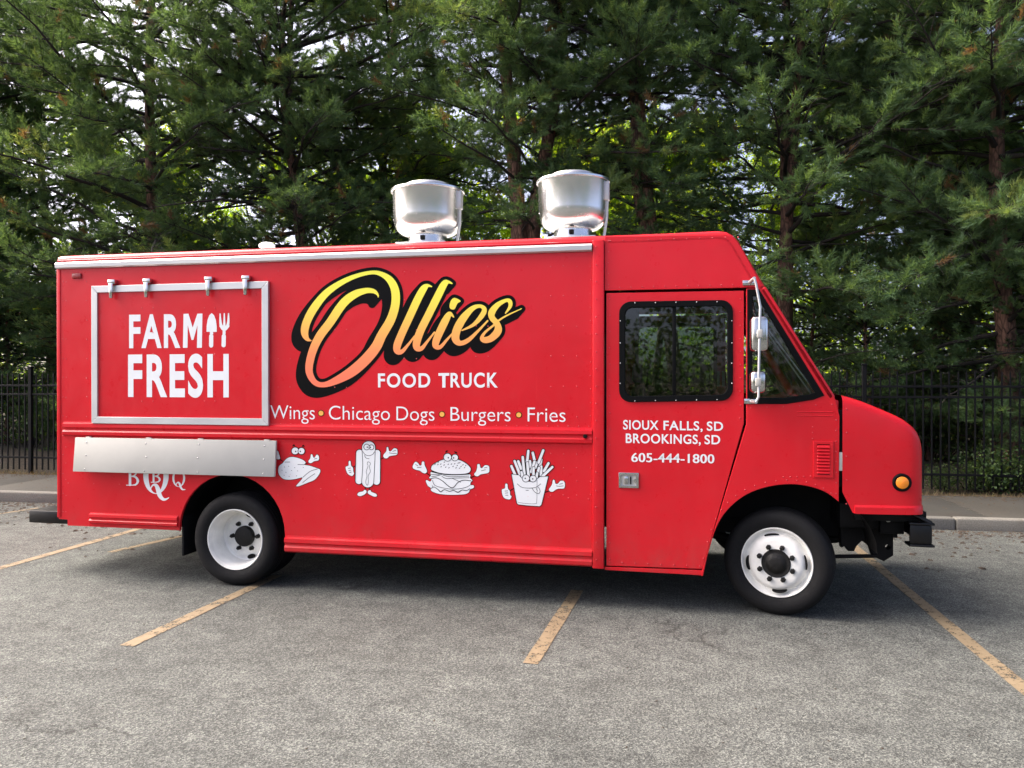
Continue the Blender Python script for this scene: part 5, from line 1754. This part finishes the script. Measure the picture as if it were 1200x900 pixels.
def leaf_cloud(centres, n_each, spread, size, seed, flat=.6):
    nr = np.random.default_rng(seed)
    k = len(centres) * n_each
    C = np.repeat(np.array(centres), n_each, 0)
    g = nr.normal(size=(k, 3)) * spread * np.array([1, 1, flat])
    P_ = C + g
    D_ = nr.normal(size=(k, 3)) + np.array([0, 0, -.2]); Fm = frames(D_, nr.uniform(0, 6.28, k))
    L = size * nr.uniform(.7, 1.3, k)
    q = np.array([[0, 0, 0], [.5, .36, .06], [1.0, 0, -.05], [.5, -.36, .06]])
    V = np.einsum('kij,nj->kni', Fm, q) * L[:, None, None] + P_[:, None, :]
    Fc = (np.array([[0, 1, 2, 3]])[None] + (np.arange(k) * 4)[:, None, None]).reshape(-1, 4)
    tint = np.repeat(np.clip(np.repeat(nr.uniform(.1, .75, len(centres)), n_each) + nr.normal(0, .18, k), 0, 1), 4)
    return V.reshape(-1, 3), Fc, tint

def make_broadleaf(seed, H=9.0, spread=3.0, n_each=100, leaf=.115, first=1.2):
    rs = random.Random(seed)
    wood = Wood(); tips = []
    def grow(p, d, L, r, lev):
        pts = [p]
        for k in range(5):
            d = d + np.array([rs.gauss(0, .13), rs.gauss(0, .13), rs.gauss(.04, .1)]); d /= np.linalg.norm(d)
            pts.append(pts[-1] + d * L / 5)
        wood.tube(pts, r, r * .45, 7 if lev < 2 else 4)
        if lev >= 2:
            tips.extend(pts[2:])
        if lev < 3:
            for q in range(rs.choice((4, 5, 6)) if lev == 0 else rs.choice((3, 4))):
                f = rs.uniform(.25, 1) if lev else rs.uniform(first / H * 1.6, 1)
                i = min(int(f * 5), 4)
                az = rs.uniform(0, 6.28)
                dd = d * .45 + np.array([math.cos(az), math.sin(az), rs.uniform(.1, .7)])
                dd /= np.linalg.norm(dd)
                grow(pts[i] + (pts[i + 1] - pts[i]) * rs.random(), dd, L * rs.uniform(.42, .62) * (spread / 3), r * .5, lev + 1)
    grow(np.array([0, 0, -.1]), np.array([rs.gauss(0, .06), rs.gauss(0, .06), 1.0]), H * .8, .14, 0)
    V, Fc, t = leaf_cloud(tips, n_each, .34, leaf, seed)
    me = np_mesh('leaf_crown', V, Fc); tinted(me, t); me.materials.append(M['leaf'])
    wm = wood.mesh('broadleaf_trunk')
    wm.polygons.foreach_set('use_smooth', np.ones(len(wm.polygons), bool))
    return wm, me

def make_shrub(seed, n=60, rx=.8, rz=.6, leaf=.06, each=22, mat='shrub'):
    rs = random.Random(seed)
    wood = Wood(); tips = []
    for i in range(n // 3):
        az = rs.uniform(0, 6.28); r = rs.random() ** .5
        e = np.array([rx * r * math.cos(az), rx * r * math.sin(az), rz * rs.uniform(.5, 1.6)])
        wood.tube([np.array([e[0] * .15, e[1] * .15, -.05]), e * np.array([.6, .6, .55]), e], .009, .003, 4)
        tips += [e, e * np.array([.8, .8, .75]), e * np.array([.6, .6, .5])]
    V, Fc, t = leaf_cloud(tips, each, .13, leaf, seed, .8)
    me = np_mesh('shrub_leaves', V, Fc); tinted(me, t); me.materials.append(M[mat])
    wm = wood.mesh('shrub_stems')
    return wm, me

def plant(name, parts, label, cat, loc, rz, group, sc=1.0, names=('trunk', 'crown')):
    o = thing(name, label, cat, loc, group, rz)
    o.scale = (sc, sc, sc)
    a = link(names[0], parts[0], None, o)
    b = kind(link(names[1], parts[1], None, o), 'stuff')
    return o

P1 = make_pine(1, 13.5, .19, None, (.3, -.2), 1.5)
P2 = make_pine(2, 14.0, .25, (3.4, 1.0, .3), (.0, .0), 6.6, .9, .85)
P3 = make_pine(3, 12.5, .17, (4.2, -.9, .2), (-1.1, .2), 7.2, .75, .9)
P4 = make_pine(4, 13.0, .20, None, (-.2, .3), 1.2, 1.1)
P5 = make_pine(5, 12.0, .17, (2.2, .6, .5), (.4, 0), 5.6, 1.0, .8)

def at_plane(px_, y_): return float(side(px_, 300, y_)[0])
front = [
 (-70, 9.2, P4, 20, 1.0, 'white pine with low spreading boughs at the fence left of the truck tail'),
 (168, 9.0, P1, 80, 1.05, 'white pine with dark straight trunk behind the truck tail'),
 (362, 9.8, P5, 200, 1.0, 'white pine with twin dark trunks behind the serving hatch'),
 (600, 9.2, P2, 0, 1.0, 'forked white pine with thick reddish trunk between the two roof fans'),
 (797, 9.6, P3, 5, 1.0, 'slender white pine with reddish leaning trunk behind the cab'),
 (922, 9.4, P5, 40, 1.05, 'white pine with twin pale trunks behind the windscreen'),
 (1185, 8.8, P1, 250, 1.0, 'broad white pine with boughs hanging over the fence by the hood'),
 (1330, 8.9, P4, 140, 1.05, 'white pine with drooping boughs past the front bumper'),
]
PG = 'white pines behind the fence'
for px_, y_, mm, rz, sc, lab in front:
    x_ = at_plane(px_, y_)
    plant('pine_tree', mm, lab, 'pine tree', (x_, y_, floor_z(x_, y_)), R(rz), PG, sc)
back = [(60, 13.0, P4, 120, 'beyond the rear step of the truck'), (450, 12.6, P1, 15, 'behind the roof fan nearer the truck tail'), (1120, 14.0, P5, 100, 'beyond the bumper end of the fence'), (-120, 13.0, P1, 150, 'past the tail end of the fence'), (1400, 12.8, P1, 160, 'far past the hood end of the fence')]
for px_, y_, mm, rz, where in back:
    x_ = at_plane(px_, y_)
    plant('pine_tree', mm, 'dark second row pine ' + where, 'pine tree', (x_, y_, floor_z(x_, y_)), R(rz), 'second row of pines', 1.0)

for x_, y_, mm, rz, lab in [(-19.5, 9.5, P1, 60, 'white pine past the tail end of the fence, first in line'), (-23.5, 11.5, P4, 130, 'white pine past the tail end of the fence, second in line'), (-28.0, 10.0, P2, 220, 'white pine past the tail end of the fence, last in line'),
                           (11.5, 9.5, P2, 40, 'white pine past the hood end of the fence, first in line'), (15.5, 11.0, P1, 170, 'white pine past the hood end of the fence, second in line'), (20.0, 9.6, P4, 290, 'white pine past the hood end of the fence, last in line')]:
    plant('pine_tree', mm, lab, 'pine tree', (x_, y_, floor_z(x_, y_)), R(rz), PG, 1.0)
B1 = make_broadleaf(21, 9.5, 3.0); B2 = make_broadleaf(22, 8.0, 3.2); B3 = make_broadleaf(23, 10.5, 2.8)
BW = ['past the tail end of the fence', 'over the truck tail', 'over the steel framed hatch', 'between hatch and first roof fan', 'beside the smaller looking roof fan', 'between the two roof fans', 'beside the fan nearer the cab', 'over the cab roof', 'in the gap above the windscreen', 'in the gap above the hood', 'beyond the bumper end of the fence']
for i, (px_, y_, mm, rz, sc) in enumerate([(-60, 19, B1, 0, 1), (120, 21, B2, 50, 1), (240, 18.5, B3, 200, .9), (380, 22, B1, 120, .9), (520, 17.5, B2, 280, .95), (655, 16.5, B3, 30, .85), (770, 18, B1, 300, .9), (900, 22, B2, 160, 1.0), (985, 17, B3, 90, .75), (1090, 18.5, B1, 10, 1.0), (1230, 19.5, B2, 220, 1.0)]):
    x_ = at_plane(px_, y_)
    plant('broadleaf_tree', mm, 'bright yellow green broadleaf tree far behind the pines ' + BW[i], 'tree', (x_, y_, floor_z(x_, y_)), R(rz), 'broadleaf trees behind the pines', sc)

# dim understorey between fence and pines
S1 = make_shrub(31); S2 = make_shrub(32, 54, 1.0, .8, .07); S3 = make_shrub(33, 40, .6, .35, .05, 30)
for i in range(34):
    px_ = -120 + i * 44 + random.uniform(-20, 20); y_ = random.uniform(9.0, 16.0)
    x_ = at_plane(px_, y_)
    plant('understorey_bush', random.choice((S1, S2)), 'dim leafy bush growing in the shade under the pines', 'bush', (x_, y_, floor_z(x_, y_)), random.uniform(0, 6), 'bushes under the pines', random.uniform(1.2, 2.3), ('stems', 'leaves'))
YP = ['past the tail end of the fence', 'behind the fence by the rear step', 'behind the fence at the truck tail', 'behind the fence under the windscreen line', 'behind the fence at the hood hinge', 'behind the fence over the amber lamp', 'behind the fence beyond the bumper', 'behind the fence far past the bumper']
for i, (px_, y_, mm, sc) in enumerate([(-70, 9.4, P4, .40), (5, 10.2, P1, .42), (85, 9.6, P4, .36), (955, 10.4, P1, .38), (1022, 9.3, P4, .36), (1092, 10.2, P1, .42), (1165, 9.2, P4, .40), (1245, 10.0, P1, .42)]):
    x_ = at_plane(px_, y_)
    plant('young_pine', mm, 'short bushy young pine ' + YP[i], 'pine tree', (x_, y_, floor_z(x_, y_) - .45), i * 1.7, 'young pines behind the fence', sc)
for px_, sc in ((1140, .8), (1168, 1.0), (1196, 1.1), (1105, .6)):
    x_ = at_plane(px_, 6.95)
    plant('ground_ivy', S3, 'low pale leafed plant at the foot of the iron fence', 'plant', (x_, 6.85 + SL * x_ * .5, floor_z(x_, 6.9)), random.uniform(0, 6), 'low plants along the fence foot', sc, ('stems', 'leaves'))

# far wood: one mass of leaves well behind everything
cs = []
for i in range(1500):
    cs.append((random.uniform(-62, 52), random.uniform(27, 38), random.uniform(.2, 1) ** 1.3 * 8.5))
V, Fc, t = leaf_cloud(cs, 45, .7, .22, 77, .8)
fm = np_mesh('far_wood', V, Fc); tinted(fm, t)
kind(link('far_wood', fm, M['leaf']), 'stuff')

# trees on the other side of the lot, behind the viewpoint: they show only as reflections in glass and paint
cs = []
for i in range(700):
    a_ = random.uniform(-1.25, 1.25); r_ = random.uniform(34, 42)
    cs.append((r_ * math.sin(a_), -6 - r_ * math.cos(a_), random.uniform(.0, 1) * (6.5 + 2.5 * math.sin(a_ * 9))))
V, Fc, t = leaf_cloud(cs, 40, .9, .34, 78, .8)
fm = np_mesh('tree_line', V, Fc); tinted(fm, t)
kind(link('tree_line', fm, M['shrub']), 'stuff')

# dry grass and litter at the fence foot, bark bits on the asphalt by the kerb
nr = np.random.default_rng(5)
k = 9000
gx_ = nr.uniform(-14, 10, k); gy_ = walk_y(gx_) + nr.normal(.06, .09, k)
hgt = nr.uniform(.03, .11, k); az = nr.uniform(0, 6.28, k); ln = nr.uniform(.3, 1.3, k)
wdt = .004
b = np.stack([gx_, gy_, np.full(k, .105)], 1)
sd = np.stack([np.cos(az), np.sin(az), np.zeros(k)], 1) * wdt
tp = b + np.stack([-np.sin(az) * ln * hgt, np.cos(az) * ln * hgt, hgt], 1)
V = np.stack([b - sd, b + sd, tp], 1).reshape(-1, 3)
gm = np_mesh('dry_grass', V, np.arange(k * 3).reshape(-1, 3)); tinted(gm, np.repeat(nr.uniform(0, 1, k), 3))
kind(link('dry_grass', gm, M['drygrass']), 'stuff')

def chips(name, pos, sizes, mat, seed):
    nr = np.random.default_rng(seed)
    k = len(pos)
    q = np.array([[-1, -.5, 0], [1, -.45, 0], [.9, .5, 0], [-.8, .55, 0], [-.5, -.1, .5], [.6, .1, .42]])
    fq = np.array([[0, 1, 5], [0, 5, 4], [1, 2, 5], [2, 3, 4], [2, 4, 5], [3, 0, 4]])
    a = nr.uniform(0, 6.28, k); c, s = np.cos(a), np.sin(a)
    qq = q[None] * (1 + nr.normal(0, .22, (k, 6, 3)))
    X = (qq[..., 0] * c[:, None] - qq[..., 1] * s[:, None]) * sizes[:, None]; Y = (qq[..., 0] * s[:, None] + qq[..., 1] * c[:, None]) * sizes[:, None]
    Z = qq[..., 2] * sizes[:, None]
    V = np.stack([X + pos[:, 0:1], Y + pos[:, 1:2], np.maximum(Z, 0) + pos[:, 2:3]], 2).reshape(-1, 3)
    F_ = (fq[None] + (np.arange(k) * 6)[:, None, None]).reshape(-1, 3)
    return kind(link(name, np_mesh(name, V, F_), mat), 'stuff')
k = 1500
px_ = np.where(nr.random(k) < .6, nr.uniform(-11, -5.3, k), nr.uniform(2.0, 8, k))
off = np.abs(nr.gamma(1.3, .5, k)) + .02
pos = np.stack([px_, kerb_y(px_) - off, np.full(k, .002)], 1)
chips('bark_litter', pos, nr.uniform(.006, .030, k) * np.where(nr.random(k) < .1, 1.6, 1), M['debris'], 3)
k = 5200
px_ = nr.uniform(-13, 9, k)
pos = np.stack([px_, walk_y(px_) - np.abs(nr.gamma(1, .30, k)) + .02, np.full(k, .146)], 1)
chips('walk_litter', pos, nr.uniform(.004, .017, k), M['duff'], 4)
k = 4200
px_ = nr.uniform(-13, 9, k)
pos = np.stack([px_, kerb_y(px_) - np.abs(nr.gamma(1.0, .22, k)) - .01, np.full(k, .002)], 1)
chips('gutter_litter', pos, nr.uniform(.004, .015, k), M['duff'], 9)
k = 240
pos = np.stack([nr.uniform(-6, 5, k), nr.uniform(-4.0, 1.5, k), np.full(k, .002)], 1)
chips('lot_crumbs', pos, nr.uniform(.003, .009, k), M['debris'], 6)
#print('TRIS', {m.name: len(m.polygons) for m in bpy.data.meshes if len(m.polygons) > 20000})
